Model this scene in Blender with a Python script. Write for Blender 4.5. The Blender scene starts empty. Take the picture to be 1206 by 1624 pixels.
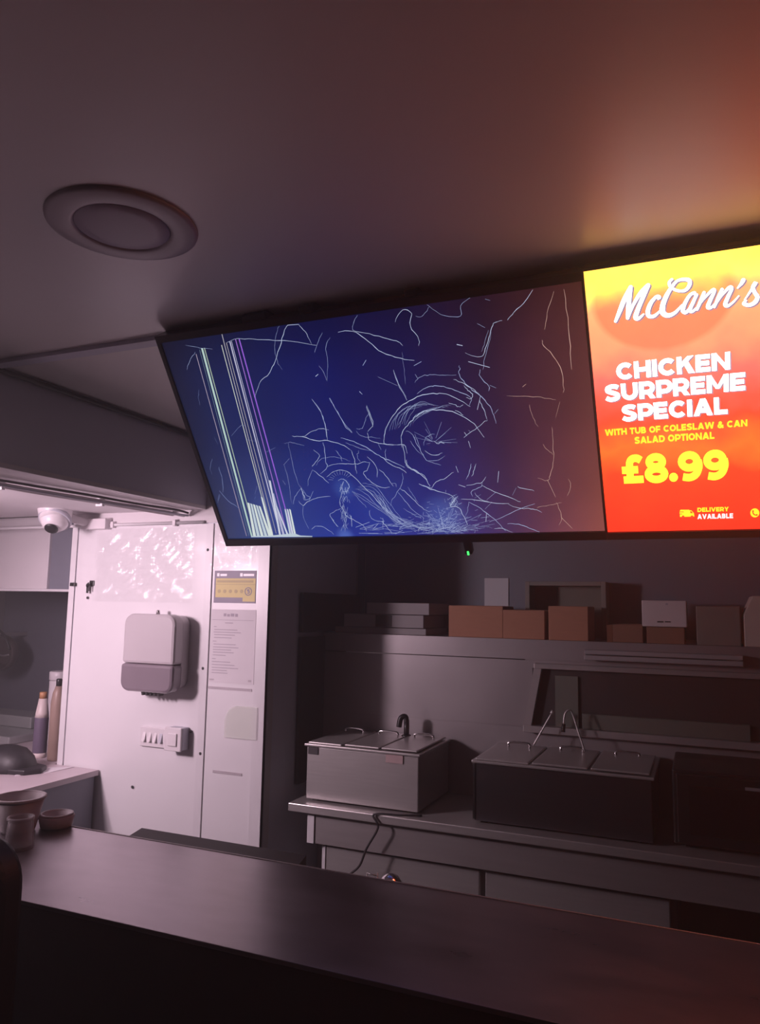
import bpy, bmesh, math, random
from mathutils import Vector, Matrix
random.seed(7)
C = bpy.context.scene.collection
PI = math.pi

# ------------------------------------------------------------------ camera
W, H, F = 1206.0, 1624.0, 1195.0
def _cv(px, py):
    return Vector((px - W/2, py - H/2, F)).normalized()
_vx = -_cv(-2250, 909); _vy = _cv(1113, 969)
_vx = (_vx - _vx.dot(_vy)*_vy).normalized(); _vz = _vx.cross(_vy)
RM = Matrix((_vx, _vy, _vz))                      # camera (right, down, forward) -> world
EYE = Vector((0, 0, 1.6))
cam = bpy.data.cameras.new('camera'); camo = bpy.data.objects.new('camera', cam); C.objects.link(camo)
rt, up, bk = RM @ Vector((1, 0, 0)), RM @ Vector((0, -1, 0)), RM @ Vector((0, 0, -1))
camo.matrix_world = Matrix(((rt.x, up.x, bk.x, EYE.x), (rt.y, up.y, bk.y, EYE.y), (rt.z, up.z, bk.z, EYE.z), (0, 0, 0, 1)))
cam.sensor_fit = 'VERTICAL'; cam.sensor_height = 24.0; cam.sensor_width = 24.0*W/H
cam.lens = 24.0*F/H; cam.clip_start = 0.02
bpy.context.scene.camera = camo

# ------------------------------------------------------------------ world, exposure, light
sc = bpy.context.scene
sc.view_settings.view_transform = 'Standard'; sc.view_settings.look = 'None'
sc.view_settings.exposure = 0.0; sc.view_settings.gamma = 1.0; sc.view_settings.use_curve_mapping = False
wd = bpy.data.worlds.new('world'); sc.world = wd; wd.use_nodes = True
wd.node_tree.nodes['Background'].inputs[0].default_value = (0.9, 0.8, 0.9, 1)
wd.node_tree.nodes['Background'].inputs[1].default_value = 0.02
LAMP_STRENGTH = 120.0
SPOT_POWER = 106.0
LAMP_COLOUR = (1.0, 0.74, 0.86)
HAZE_DENSITY = 0.06
SCREEN_GAIN = 2.8
# added spot without fitting, unseen left of the frame, brightening the white panel
_sl = bpy.data.lights.new('added_panel_spot', 'SPOT'); _sl.energy = SPOT_POWER; _sl.color = LAMP_COLOUR; _sl.spot_size = math.radians(102); _sl.spot_blend = 1.0; _sl.shadow_soft_size = .11
_so = bpy.data.objects.new('added_panel_spot', _sl); C.objects.link(_so); _so.location = (-2.62, 1.12, 1.74)
_so.rotation_euler = (Vector((-2.20, 2.6, 1.36))-_so.location).to_track_quat('-Z', 'Y').to_euler()
# thin haze added to the room air, imitating lens veil and screen glow
_nt = wd.node_tree
def _scatter(d, g):
    v = _nt.nodes.new('ShaderNodeVolumeScatter'); v.inputs['Density'].default_value = d; v.inputs['Anisotropy'].default_value = g; return v
_a, _b = _scatter(HAZE_DENSITY*.7, .8), _scatter(HAZE_DENSITY*.6, .1)
_ad = _nt.nodes.new('ShaderNodeAddShader'); _nt.links.new(_a.outputs[0], _ad.inputs[0]); _nt.links.new(_b.outputs[0], _ad.inputs[1])
_nt.links.new(_ad.outputs[0], _nt.nodes['World Output'].inputs['Volume'])
sc.cycles.use_denoising = True
sc.cycles.max_bounces = 8
sc.cycles.volume_bounces = 0
sc.cycles.sample_clamp_indirect = 4.0
sc.cycles.caustics_reflective = False; sc.cycles.caustics_refractive = False

# ------------------------------------------------------------------ pixel rays onto real planes (to place things where they stand)
def ray(px, py): return RM @ _cv(px, py)
def onY(px, py, y): r = ray(px, py); return EYE + r*(y/r.y)
def onZ(px, py, z): r = ray(px, py); return EYE + r*((z-EYE.z)/r.z)
def onX(px, py, x): r = ray(px, py); return EYE + r*(x/r.x)

# ------------------------------------------------------------------ materials
def mat(name, col, rough=0.5, metal=0.0, var=0.12, scale=18.0, bump=0.0, coat=0.0, spec=None, stretch=None, rvar=0.0, alpha=None):
    m = bpy.data.materials.new(name); m.use_nodes = True
    nt = m.node_tree; b = nt.nodes['Principled BSDF']
    tc = nt.nodes.new('ShaderNodeTexCoord'); mp = nt.nodes.new('ShaderNodeMapping')
    nz = nt.nodes.new('ShaderNodeTexNoise'); nz.inputs['Scale'].default_value = scale; nz.inputs['Detail'].default_value = 5
    if stretch: mp.inputs['Scale'].default_value = stretch
    nt.links.new(tc.outputs['Object'], mp.inputs[0]); nt.links.new(mp.outputs[0], nz.inputs['Vector'])
    rp = nt.nodes.new('ShaderNodeMix'); rp.data_type = 'RGBA'
    rp.inputs[6].default_value = tuple(c*(1-var) for c in col)+(1,); rp.inputs[7].default_value = tuple(min(1, c*(1+var)) for c in col)+(1,)
    nt.links.new(nz.outputs['Fac'], rp.inputs[0]); nt.links.new(rp.outputs[2], b.inputs['Base Color'])
    b.inputs['Roughness'].default_value = rough; b.inputs['Metallic'].default_value = metal
    if rvar:
        mr = nt.nodes.new('ShaderNodeMapRange'); mr.inputs[3].default_value = max(.02, rough-rvar); mr.inputs[4].default_value = min(1, rough+rvar)
        nt.links.new(nz.outputs['Fac'], mr.inputs[0]); nt.links.new(mr.outputs[0], b.inputs['Roughness'])
    if coat: b.inputs['Coat Weight'].default_value = coat; b.inputs['Coat Roughness'].default_value = 0.12
    if spec is not None: b.inputs['Specular IOR Level'].default_value = spec
    if alpha is not None: b.inputs['Alpha'].default_value = alpha
    if bump:
        bp = nt.nodes.new('ShaderNodeBump'); bp.inputs['Strength'].default_value = bump; bp.inputs['Distance'].default_value = 0.01
        nt.links.new(nz.outputs['Fac'], bp.inputs['Height']); nt.links.new(bp.outputs[0], b.inputs['Normal'])
    return m
def emit(name, col, s=1.0):
    m = bpy.data.materials.new(name); m.use_nodes = True; nt = m.node_tree
    nt.nodes.remove(nt.nodes['Principled BSDF']); e = nt.nodes.new('ShaderNodeEmission')
    e.inputs[0].default_value = tuple(col)+(1,); e.inputs[1].default_value = s
    nt.links.new(e.outputs[0], nt.nodes['Material Output'].inputs['Surface'])
    return m

M_ceil  = mat('ceiling_paint', (.82, .79, .78), .36, var=.05, scale=3, bump=.02, rvar=.05)
M_ceil2 = mat('ceiling_lamp_plastic', (.42, .38, .41), .4, var=.03)
M_ceil3 = mat('ceiling_lamp_diffuser', (.36, .31, .38), .45, var=.03)
M_white = mat('white_panel', (.80, .78, .80), .38, var=.04, scale=5, bump=.03, coat=.1)
M_trimw = mat('white_trim', (.76, .74, .76), .35, var=.03)
M_wallg = mat('grey_wall', (.28, .27, .29), .5, var=.08, scale=5)
M_wallk = mat('unlit_side_wall', (.05, .045, .05), .6, var=.1, scale=5)  # coloured dark for the unlit customer side, to cut bounced light
M_soff  = mat('soffit_paint', (.60, .60, .70), .5, var=.05, scale=4)
M_under = mat('soffit_underside', (.72, .68, .70), .5, var=.05, scale=6)
M_dark  = mat('dark_board', (.025, .023, .026), .55, var=.2)
M_black = mat('black_plastic', (.012, .012, .014), .38, var=.15)
M_tvb   = mat('tv_bezel', (.010, .010, .014), .3, var=.1)
M_count = mat('counter_top', (.40, .36, .385), .30, var=.28, scale=7, metal=.95, bump=.03, rvar=.06, stretch=(1, 2.2, 1))
M_cfront= mat('counter_front', (.035, .028, .034), .6, var=.2)
M_steel = mat('brushed_steel', (.62, .59, .58), .36, metal=.6, var=.10, scale=14, stretch=(.4, .4, 9), rvar=.06)
M_steelk= mat('shaded_steel', (.16, .16, .18), .3, metal=.9, var=.1, scale=9, stretch=(.5, 1, 6))  # steel darkened in colour for the right bain marie's dim reflection
M_steeld= mat('dull_steel', (.42, .39, .39), .42, metal=.5, var=.12, scale=9, stretch=(.5, 1, 6), rvar=.06)
M_wallst= mat('steel_wall_sheet', (.40, .37, .38), .40, metal=.55, var=.10, scale=4, rvar=.07)
M_chrome= mat('chrome', (.8, .78, .78), .12, metal=1, var=.03)
M_card  = mat('cardboard', (.42, .20, .125), .8, var=.10, scale=25, stretch=(1, 1, 5))
M_cardd = mat('dark_cardboard', (.24, .12, .08), .8, var=.12, scale=25)
M_cardw = mat('white_card', (.72, .62, .62), .7, var=.06)
M_cardg = mat('grey_card', (.33, .31, .32), .75, var=.06)
M_gcart = mat('grey_green_carton', (.20, .19, .17), .7, var=.1)
M_beige = mat('beige_carton', (.62, .52, .46), .7, var=.07)
M_disp  = mat('dispenser_white', (.56, .52, .54), .25, var=.03, coat=.4)
M_dispg = mat('dispenser_smoked', (.24, .20, .23), .22, var=.05, coat=.4)
M_plast = mat('white_plastic', (.78, .74, .76), .35, var=.03)
M_greyp = mat('grey_plastic', (.48, .48, .54), .4, var=.04)
M_gap   = mat('dark_gap', (.05, .045, .05), .6, var=.1)
M_paper = mat('paper', (.74, .70, .73), .7, var=.03)
M_ink   = mat('printed_ink', (.20, .17, .25), .7, var=.1)
M_inkl  = mat('faded_ink', (.42, .37, .43), .7, var=.1)
M_notd  = mat('notice_dark', (.16, .13, .20), .45, var=.08)
M_noty  = mat('notice_yellow', (.66, .55, .20), .5, var=.06)
M_noto  = mat('notice_ochre', (.46, .37, .16), .5, var=.06)
M_clear = mat('clear_pocket', (.88, .92, .84), .16, var=.06, scale=30, bump=.1, alpha=.32)
M_tape  = mat('old_tape', (.50, .45, .48), .6, var=.15, scale=60)
M_tub   = mat('cream_tub', (.62, .56, .57), .5, var=.06)
M_cup   = mat('clear_cup', (.50, .44, .46), .5, var=.05, alpha=.38)
M_sauce = mat('dark_sauce_label', (.14, .11, .17), .5, var=.12, scale=70)
M_bottw = mat('bottle_white', (.74, .64, .62), .4, var=.04)
M_cap   = mat('orange_cap', (.50, .25, .12), .45, var=.06)
M_brown = mat('brown_bottle', (.34, .24, .20), .4, var=.1)
M_navy  = mat('dark_blue_bottle', (.10, .10, .16), .4, var=.1)
M_worktl= mat('left_worktop', (.58, .50, .53), .4, var=.10, scale=9)
M_blueg = mat('blue_grey_panel', (.20, .205, .25), .5, var=.08)
M_rubber= mat('cable_rubber', (.03, .028, .032), .5, var=.1)
M_pipe  = mat('conduit_pipe', (.42, .36, .38), .4, var=.06)
M_sink  = mat('griddle_steel', (.50, .52, .52), .35, metal=.5, var=.06)
M_glass = mat('oven_glass', (.008, .007, .009), .12, var=.05)
M_fabric= mat('black_leatherette', (.016, .014, .018), .5, var=.2, bump=.1)
M_floor = mat('floor_vinyl', (.03, .027, .03), .5, var=.2)
M_hatchg= mat('hatch_panel', (.13, .14, .12), .5, var=.1)

# ------------------------------------------------------------------ mesh helpers
class B:
    def __init__(s): s.bm = bmesh.new()
    def box(s, x0, x1, y0, y1, z0, z1, bev=0.0, seg=2):
        t = bmesh.new()
        v = [t.verts.new(p) for p in ((x0,y0,z0),(x1,y0,z0),(x1,y1,z0),(x0,y1,z0),(x0,y0,z1),(x1,y0,z1),(x1,y1,z1),(x0,y1,z1))]
        for f in ((3,2,1,0),(4,5,6,7),(0,1,5,4),(1,2,6,5),(2,3,7,6),(3,0,4,7)): t.faces.new([v[i] for i in f])
        if bev: bmesh.ops.bevel(t, geom=t.edges[:], offset=bev, segments=seg, affect='EDGES', profile=.5)
        s._merge(t); return s
    def _merge(s, t):
        mp = {v: s.bm.verts.new(v.co) for v in t.verts}
        for f in t.faces:
            try: s.bm.faces.new([mp[v] for v in f.verts]).smooth = f.smooth
            except ValueError: pass
        t.free()
    def prism(s, pts, d, bev=0.0):                      # polygon (list of 3D points) extruded by vector d
        t = bmesh.new(); d = Vector(d)
        a = [t.verts.new(p) for p in pts]; b = [t.verts.new(Vector(p)+d) for p in pts]
        n = len(pts); t.faces.new(a); t.faces.new(b[::-1])
        for i in range(n): t.faces.new((a[i], b[i], b[(i+1) % n], a[(i+1) % n]))
        bmesh.ops.recalc_face_normals(t, faces=t.faces[:])
        if bev: bmesh.ops.bevel(t, geom=t.edges[:], offset=bev, segments=2, affect='EDGES', profile=.5)
        s._merge(t); return s
    def poly(s, pts):
        try: s.bm.faces.new([s.bm.verts.new(p) for p in pts])
        except ValueError: pass
        return s
    def lathe(s, prof, c=(0,0,0), n=32, axis='z', sx=1, sy=1):   # prof: (radius, height)
        rings = []
        for r, h in prof:
            ring = []
            for i in range(n):
                a = 2*PI*i/n; u, w = r*math.cos(a)*sx, r*math.sin(a)*sy
                p = {'z': (u, w, h), 'y': (u, h, w), 'x': (h, u, w)}[axis]
                ring.append(s.bm.verts.new((p[0]+c[0], p[1]+c[1], p[2]+c[2])))
            rings.append(ring)
        for a, b in zip(rings, rings[1:]):
            for i in range(n):
                s.bm.faces.new((a[i], a[(i+1) % n], b[(i+1) % n], b[i])).smooth = True
        s.bm.faces.new(rings[0][::-1]); s.bm.faces.new(rings[-1])
        return s
    def tube(s, pts, r, n=10, rr=None):
        pts = [Vector(p) for p in pts]; prev = None; rings = []
        for i, p in enumerate(pts):
            d = (pts[min(i+1, len(pts)-1)] - pts[max(i-1, 0)]).normalized()
            u = d.cross(Vector((0, 0, 1)) if prev is None else prev.cross(d))
            if u.length < 1e-4: u = d.cross(Vector((1, 0, 0)))
            u.normalize(); w = d.cross(u).normalized(); prev = u
            r_ = rr[i] if rr else r
            rings.append([s.bm.verts.new(p + u*math.cos(2*PI*k/n)*r_ + w*math.sin(2*PI*k/n)*r_) for k in range(n)])
            prev = u
        for a, b in zip(rings, rings[1:]):
            # align rings
            best = min(range(n), key=lambda o: (a[0].co-b[o].co).length)
            b[:] = b[best:]+b[:best]
            if (a[1].co-b[1].co).length > (a[1].co-b[-1].co).length: b[:] = [b[0]]+b[1:][::-1]
            for k in range(n): s.bm.faces.new((a[k], a[(k+1) % n], b[(k+1) % n], b[k])).smooth = True
        for rg in (rings[0], rings[-1]):
            try: s.bm.faces.new(rg)
            except ValueError: pass
        return s
    def mesh(s, name):
        bmesh.ops.recalc_face_normals(s.bm, faces=s.bm.faces[:])
        me = bpy.data.meshes.new(name); s.bm.to_mesh(me); s.bm.free(); return me
def smooth(pts, k=6):
    pts = [Vector(p) for p in pts]; out = []
    for i in range(len(pts)-1):
        p0, p1, p2, p3 = pts[max(i-1, 0)], pts[i], pts[i+1], pts[min(i+2, len(pts)-1)]
        for j in range(k):
            t = j/k
            out.append(.5*((2*p1)+(p2-p0)*t+(2*p0-5*p1+4*p2-p3)*t*t+(3*p1-p0-3*p2+p3)*t**3))
    return out+[pts[-1]]
def tag(o, label=None, cat=None, group=None, kind=None):
    if label: o['label'] = label
    if cat: o['category'] = cat
    if group: o['group'] = group
    if kind: o['kind'] = kind
    return o
def thing(name, loc, label, cat, group=None, rot=(0,0,0)):
    o = bpy.data.objects.new(name, None); C.objects.link(o); o.location = loc; o.rotation_euler = rot; o.empty_display_size = .05
    return tag(o, label, cat, group)
def mk(name, b, m, parent=None, label=None, local=False, kind=None):
    me = b.mesh(name); me.materials.append(m)
    o = bpy.data.objects.new(name, me); C.objects.link(o)
    if parent:
        o.parent = parent
        if not local:                                    # verts were given in world space: bring them to the parent's space
            r = parent
            off = Vector((0, 0, 0))
            while r: off += r.location; r = r.parent
            me.transform(Matrix.Translation(-off))
    if label: o['label'] = label
    if kind: o['kind'] = kind
    return o
def solo(name, b, m, label, cat, group=None, loc=None):  # a thing that is one mesh
    o = mk(name, b, m); tag(o, label, cat, group)
    if loc is not None:
        o.data.transform(Matrix.Translation(-Vector(loc))); o.location = loc
    return o
def struct(name, b, m, parent=None):
    o = mk(name, b, m, parent)
    if parent is None: o['kind'] = 'structure'
    return o

# ================================================================== SETTING
CZ = 2.285                       # ceiling height
XL, XR, YF, YB = -3.95, 2.4, -2.6, 3.42
LWY = 3.06                       # front of the thick lower wall whose top is the carton ledge
PY, PX = 2.60, -1.575            # white partition: front plane and right edge
SX = -1.90                       # soffit face
struct('floor', B().box(XL-.1, XR+.1, YF-.1, YB+.1, -.1, 0), M_floor)
struct('ceiling', B().box(XL-.1, XR+.1, YF-.1, YB+.1, CZ, CZ+.1), M_ceil)
struct('wall_back', B().box(XL-.1, XR+.1, YB, YB+.1, 0, CZ), M_wallst)
struct('wall_right', B().box(XR, XR+.1, YF, YB, 0, CZ), M_wallk)
struct('wall_front', B().box(XL-.1, XR+.1, YF-.1, YF, 0, CZ), M_wallk)
struct('wall_left', B().box(XL-.1, XL, YF, YB, 0, CZ), M_wallg)
# soffit duct along the left side
struct('wall_soffit', B().box(XL, SX, -.6, PY, 2.0, CZ), M_soff)
so = struct('trim_2', B().box(XL, SX+.004, -.6, PY, 1.985, 2.0), M_under)
# strip lamp hung under the duct over the side counter (left of the frame): it lights the white panel
lmp = thing('strip_lamp', (-2.75, 1.1, 2.0), 'lit strip lamp hung under the duct over the side counter', 'lamp')
mk('fitting', B().box(-2.80, -2.70, .65, 1.55, 1.945, 1.985, .004), M_trimw, lmp)
mk('lamp_tube', B().lathe([(.013, .67), (.016, .68), (.016, 1.52), (.013, 1.53)], (-2.75, 0, 1.918), 12, 'y'), emit('lamp_glow', LAMP_COLOUR, LAMP_STRENGTH), lmp)
# white partition block with its sheets and cover strips
pt = struct('wall_partition', B().box(-2.62, PX-.002, PY+.004, YB, 0, CZ), mat('partition_side', (.80, .82, .92), .5, var=.06))
def pbox(x0, x1, z0, z1, d0=.004, d1=-.004): return B().box(x0, x1, PY+d1, PY+d0, z0, z1)
PT = 1.925
xs1, xs2 = onY(318, 1100, PY).x, onY(329, 1100, PY).x
xa = onY(404, 1100, PY).x
mk('wall_sheet', pbox(-2.585, xs1, .05, PT), M_white, pt)
mk('wall_sheet', pbox(xs2+.004, xa, .05, PT), M_white, pt)
mk('wall_sheet', pbox(-2.62, PX, PT+.004, 2.0), M_under, pt)
mk('cover_strip', pbox(xs1, xs2, .05, PT, d1=-.009), M_trimw, pt)
mk('cover_strip', pbox(-2.62, -2.589, .05, PT, d1=-.008), M_trimw, pt)
b = B(); b.box(xa, PX, PY-.008, PY+.004, .05, PT+.4); b.box(PX-.004, PX, PY-.008, PY+.05, .05, PT+.4)
mk('corner_angle', b, M_trimw, pt)
for px, py in ((210, 1248), (303, 1160), (139, 948), (322, 1060), (318, 1195), (330, 872)):
    p = onY(px, py, PY-.008)
    mk('screw', B().lathe([(.006, 0), (.006, -.002), (.003, -.004)], (p.x, p.y, p.z), 12, 'y'), M_gap, pt)
# ceiling seam strip
struct('trim_1', B().box(SX, XR, 1.505, 1.545, CZ-.012, CZ), M_soff)

# ================================================================== TWO HANGING SCREENS
TVA = math.radians(35.0)
TU = Vector((0, -math.sin(TVA), math.cos(TVA)))          # up the screen
TN = Vector((0, math.cos(TVA), math.sin(TVA)))           # into the screen
T0 = onY(247, 533, 1.452)                                # top left corner of the broken set
def tv(px, py):                                          # point of the screen plane -> (x, z) in the set's own axes, origin at T0
    r = ray(px, py); p = EYE + r*((T0-EYE).dot(TN)/r.dot(TN)) - T0
    return p.x, p.dot(TU)
TW = tv(924, 430)[0]; TH = -tv(343, 865)[1]
rt1 = thing('television', T0, 'broken television with cracked blue screen, hanging beside the menu screen', 'television', rot=(TVA, 0, 0))
D_ = .045
bl, btp, bb = .011, .018, .021
b = B()
b.box(0, bl, -.006, D_, -TH, 0); b.box(TW-.003, TW-.0003, -.006, D_, -TH, 0)
b.box(bl, TW-.003, -.006, D_, -btp, 0); b.box(bl, TW-.003, -.006, D_, -TH, -TH+bb)
b.box(.01, TW-.01, .012, D_+.02, -TH+.01, -.02)
mk('casing', b, M_tvb, rt1, local=True)
# broken panel: the liquid crystal glows blue, darker where it has died
m = bpy.data.materials.new('broken_lcd'); m.use_nodes = True; nt = m.node_tree; L = nt.links
pb = nt.nodes['Principled BSDF']; pb.inputs['Base Color'].default_value = (.004, .004, .007, 1); pb.inputs['Roughness'].default_value = .25; pb.inputs['Specular IOR Level'].default_value = .2
tc = nt.nodes.new('ShaderNodeTexCoord'); sp = nt.nodes.new('ShaderNodeSeparateXYZ'); L.new(tc.outputs['Object'], sp.inputs[0])
def ramp(inp, lo, hi, stops):
    mr = nt.nodes.new('ShaderNodeMapRange'); mr.inputs[1].default_value = lo; mr.inputs[2].default_value = hi; L.new(inp, mr.inputs[0])
    cr = nt.nodes.new('ShaderNodeValToRGB'); e = cr.color_ramp.elements
    while len(e) < len(stops): e.new(.5)
    for k, (p_, c_) in enumerate(stops): e[k].position = p_; e[k].color = tuple(c_)+(1,)
    L.new(mr.outputs[0], cr.inputs[0]); return cr.outputs[0]
cx_ = ramp(sp.outputs[0], 0, TW, [(0, (.010, .014, .036)), (.12, (.011, .021, .085)), (.4, (.006, .012, .105)), (.62, (.009, .009, .070)), (.80, (.026, .011, .032)), (1, (.095, .026, .022))])  # reddish right end paints lens flare into the panel's emission
cz_ = ramp(sp.outputs[2], -TH, 0, [(0, (1, 1, 1)), (.2, (.70, .70, .75)), (.5, (.36, .34, .42)), (.8, (.25, .23, .30)), (1, (.16, .12, .14))])
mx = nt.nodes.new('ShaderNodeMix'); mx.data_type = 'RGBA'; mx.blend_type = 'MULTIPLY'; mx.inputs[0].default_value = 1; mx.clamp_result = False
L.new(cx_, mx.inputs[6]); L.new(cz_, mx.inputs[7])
# color ramps clip nothing here; add clouds
nz = nt.nodes.new('ShaderNodeTexNoise'); nz.inputs['Scale'].default_value = 5; L.new(tc.outputs['Object'], nz.inputs[0])
mr = nt.nodes.new('ShaderNodeMapRange'); mr.inputs[3].default_value = 2.4; mr.inputs[4].default_value = 3.8; L.new(nz.outputs[0], mr.inputs[0])
col_ = mx.outputs[2]
for px, py, r_, c_, k_ in ((545, 775, 34, (.018, .036, .085), 1), (548, 850, 26, (.05, .09, .19), 1), (705, 818, 62, (.035, .06, .15), 1), (610, 800, 110, (.006, .012, .04), 1), (430, 800, 60, (.010, .016, .04), 1)):
    a_ = tv(px, py); R_ = r_*.00125
    vm = nt.nodes.new('ShaderNodeVectorMath'); vm.operation = 'DISTANCE'; L.new(tc.outputs['Object'], vm.inputs[0]); vm.inputs[1].default_value = (a_[0], 0, a_[1])
    q_ = nt.nodes.new('ShaderNodeMapRange'); q_.interpolation_type = 'SMOOTHSTEP'; q_.inputs[1].default_value = R_; q_.inputs[2].default_value = R_*.15; L.new(vm.outputs['Value'], q_.inputs[0])
    x_ = nt.nodes.new('ShaderNodeMix'); x_.data_type = 'RGBA'; x_.blend_type = 'ADD'; x_.clamp_result = False; L.new(q_.outputs[0], x_.inputs[0]); L.new(col_, x_.inputs[6]); x_.inputs[7].default_value = tuple(v/3 for v in c_)+(1,); col_ = x_.outputs[2]
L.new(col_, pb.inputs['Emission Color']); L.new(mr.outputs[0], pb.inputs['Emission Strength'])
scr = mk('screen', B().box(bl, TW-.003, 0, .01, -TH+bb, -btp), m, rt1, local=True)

def ribbon(b, pts, w, y, closed=False):                  # flat line lying on the screen: pts (x,z), width w (float or list)
    n = len(pts); P = [Vector((p[0], p[1])) for p in pts]; Lh, Rh = [], []
    for i in range(n):
        a = P[max(i-1, 0)]; c = P[min(i+1, n-1)]
        if closed: a, c = P[(i-1) % n], P[(i+1) % n]
        d = (c-a); d = d.normalized() if d.length > 1e-9 else Vector((1, 0)); q = Vector((-d.y, d.x))
        ww = (w[i] if isinstance(w, (list, tuple)) else w)/2
        Lh.append(b.bm.verts.new((P[i].x+q.x*ww, y, P[i].y+q.y*ww))); Rh.append(b.bm.verts.new((P[i].x-q.x*ww, y, P[i].y-q.y*ww)))
    for i in range(n if closed else n-1):
        j = (i+1) % n
        try: b.bm.faces.new((Lh[i], Lh[j], Rh[j], Rh[i]))
        except ValueError: pass

PXM = .00125                                             # a photo pixel on the screen, in metres
def inside(p): return bl+.002 < p[0] < TW-.008 and -TH+bb+.001 < p[1] < -btp-.001
M_crk = emit('crack_glow', (.62, .72, .95), .8); M_crf = emit('crack_faint', (.30, .38, .70), .7); M_crw = emit('crack_warm', (.95, .62, .50), .7)
M_crd = emit('crack_dim', (.50, .60, .92), .75)
class Cracks:
    def __init__(s, m): s.b = B(); s.m = m; s.n = 0
    def add(s, pts, w=1.3, sm=True, jit=.0):
        q = [tv(*p) for p in pts]
        q = [(a+random.uniform(-jit, jit), c+random.uniform(-jit, jit)) for a, c in q]
        if sm and len(q) > 2: q = [(v.x+random.gauss(0, .0007), v.y+random.gauss(0, .0007)) for v in smooth([Vector((a, c, 0)) for a, c in q], 4)]
        q = [p for p in q if inside(p)]
        if len(q) < 2: return
        n = len(q); ws = [w*PXM*(.70 if w >= 1.29 else .55)*random.uniform(.65, 1.2)*(.40+.60*math.sin(PI*min(1, max(0, (i+.6)/n)))) for i in range(n)]
        if w >= 1.29 and not jit and CRACKS_APART[0]:
            bb_ = B(); ribbon(bb_, q, ws, -.0006-random.random()*.0004); mk('crack', bb_, random.choice((s.m, s.m, M_crd)) if s.m is M_crk else s.m, rt1, local=True)
        else: ribbon(s.b, q, ws, -.0006-random.random()*.0004); s.n += 1
    def done(s):
        if s.n: mk('fine_cracks', s.b, M_crd if s.m is M_crk else s.m, rt1, local=True, kind='stuff')
CRACKS_APART = [True]
def crop(ox, oy, s): return lambda *pts: [(ox+x/s, oy+y/s) for x, y in pts]
A_ = crop(230, 380, 2.8047); B_ = crop(560, 430, 3.015); C_ = crop(440, 630, 4.638); D4 = crop(640, 700, 4.1586); E_ = crop(600, 560, 6.03); F_ = crop(280, 480, 6.03); G_ = crop(280, 700, 5.4818)

top = Cracks(M_crk)                                           # long cracks across the upper half
top.add(A_((180,470),(230,478),(300,486)), 1.0); top.add(A_((225,500),(200,540),(187,580)), 1.2)
top.add(A_((365,458),(415,440),(480,443),(580,448),(660,452),(765,470)), 1.6)
top.add(A_((490,703),(510,640),(555,590),(580,540),(605,460),(630,390),(665,370),(700,392),(725,430),(742,465)), 1.6)
top.add(A_((600,375),(585,420),(578,490),(590,540),(612,578)), 1.0)
top.add(A_((755,505),(772,450),(790,413)), 1.2); top.add(A_((825,435),(806,472),(815,540),(810,625)), 1.1); top.add(A_((775,560),(795,590),(812,628)), 1.0)
top.add(A_((860,412),(925,406),(980,440),(1040,490),(1085,512),(1140,528),(1200,537)), 1.8)
top.add(A_((925,406),(930,365),(945,335)), 1.1); top.add(A_((925,404),(1000,420),(1080,440),(1130,455),(1148,472)), 1.4)
top.add(B_((200,240),(238,183),(280,202),(274,262),(318,325),(315,356)), 1.5); top.add(B_((338,150),(365,168),(440,213),(515,213),(517,165),(562,128)), 1.2)
top.add(B_((365,168),(335,213),(300,215)), 1.0); top.add(B_((595,250),(632,270)), .9); top.add(B_((632,133),(657,140)), .9)
top.add(B_((740,235),(758,210),(820,150),(872,72)), 1.4); top.add(B_((715,235),(675,250),(655,300),(635,370),(612,410),(535,392)), 1.4)
top.add(B_((650,280),(632,340),(615,385)), 1.0); top.add(B_((660,290),(630,430),(622,470)), 1.1); top.add(B_((552,432),(655,460)), 1.5); top.add(B_((497,350),(525,356)), 2.0)
top.add(B_((610,470),(608,505),(652,550),(650,572)), 1.5); top.add(B_((655,545),(685,558)), 1.0); top.add(B_((292,452),(328,432)), 1.4)
top.add(B_((195,470),(215,530),(262,618)), 1.3); top.add(B_((120,505),(215,548)), .8); top.add(B_((235,390),(245,470),(250,540)), .7)
top.add(A_((743,708),(780,760),(805,840),(812,895)), 1.4); top.add(A_((820,705),(860,770),(895,835),(924,858)), 1.5); top.add(A_((985,740),(1000,780),(1015,830)), 1.3)
top.add(A_((1110,590),(1130,640),(1165,700)), 1.1); top.add(A_((970,560),(985,535)), 1.4); top.add(A_((760,608),(772,598)), 1.8); top.add(A_((955,675),(968,688)), 1.6)
top.done()
wm = Cracks(M_crw)                                            # faint cracks at the right end
wm.add(B_((1007,18),(1022,180),(1040,360),(1045,470)), 1.3); wm.add(B_((962,95),(930,200),(920,280)), 1.0); wm.add(B_((905,330),(915,355),(975,425),(1005,500),(1008,580)), 1.3)
wm.add(B_((735,597),(825,597),(900,603),(970,615)), 1.0); wm.add(B_((990,625),(970,700)), .8); wm.add(B_((845,640),(862,700),(888,745)), .9); wm.add(B_((812,553),(828,540)), 1.2)
wm.add(B_((955,745),(957,840),(962,900),(945,975),(930,1000),(885,988)), 1.2); wm.add(B_((910,830),(935,858),(958,875)), 1.0)
wm.add(B_((932,1000),(970,1080)), 1.0); wm.add(B_((972,1105),(1000,1170),(985,1215)), 1.1); wm.add(B_((1000,1180),(1050,1230)), 1.1); wm.add(B_((1030,995),(1043,1020),(1028,1072)), 1.1)
wm.add(B_((878,1130),(940,1118),(1000,1105)), 1.0)
wm.done()
rg = Cracks(M_crk)                                            # the ring crater
rg.add(E_((55,865),(60,790),(90,690),(150,590),(225,500),(320,445),(430,400),(560,385),(680,400),(790,455),(880,510)), 1.9)
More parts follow.
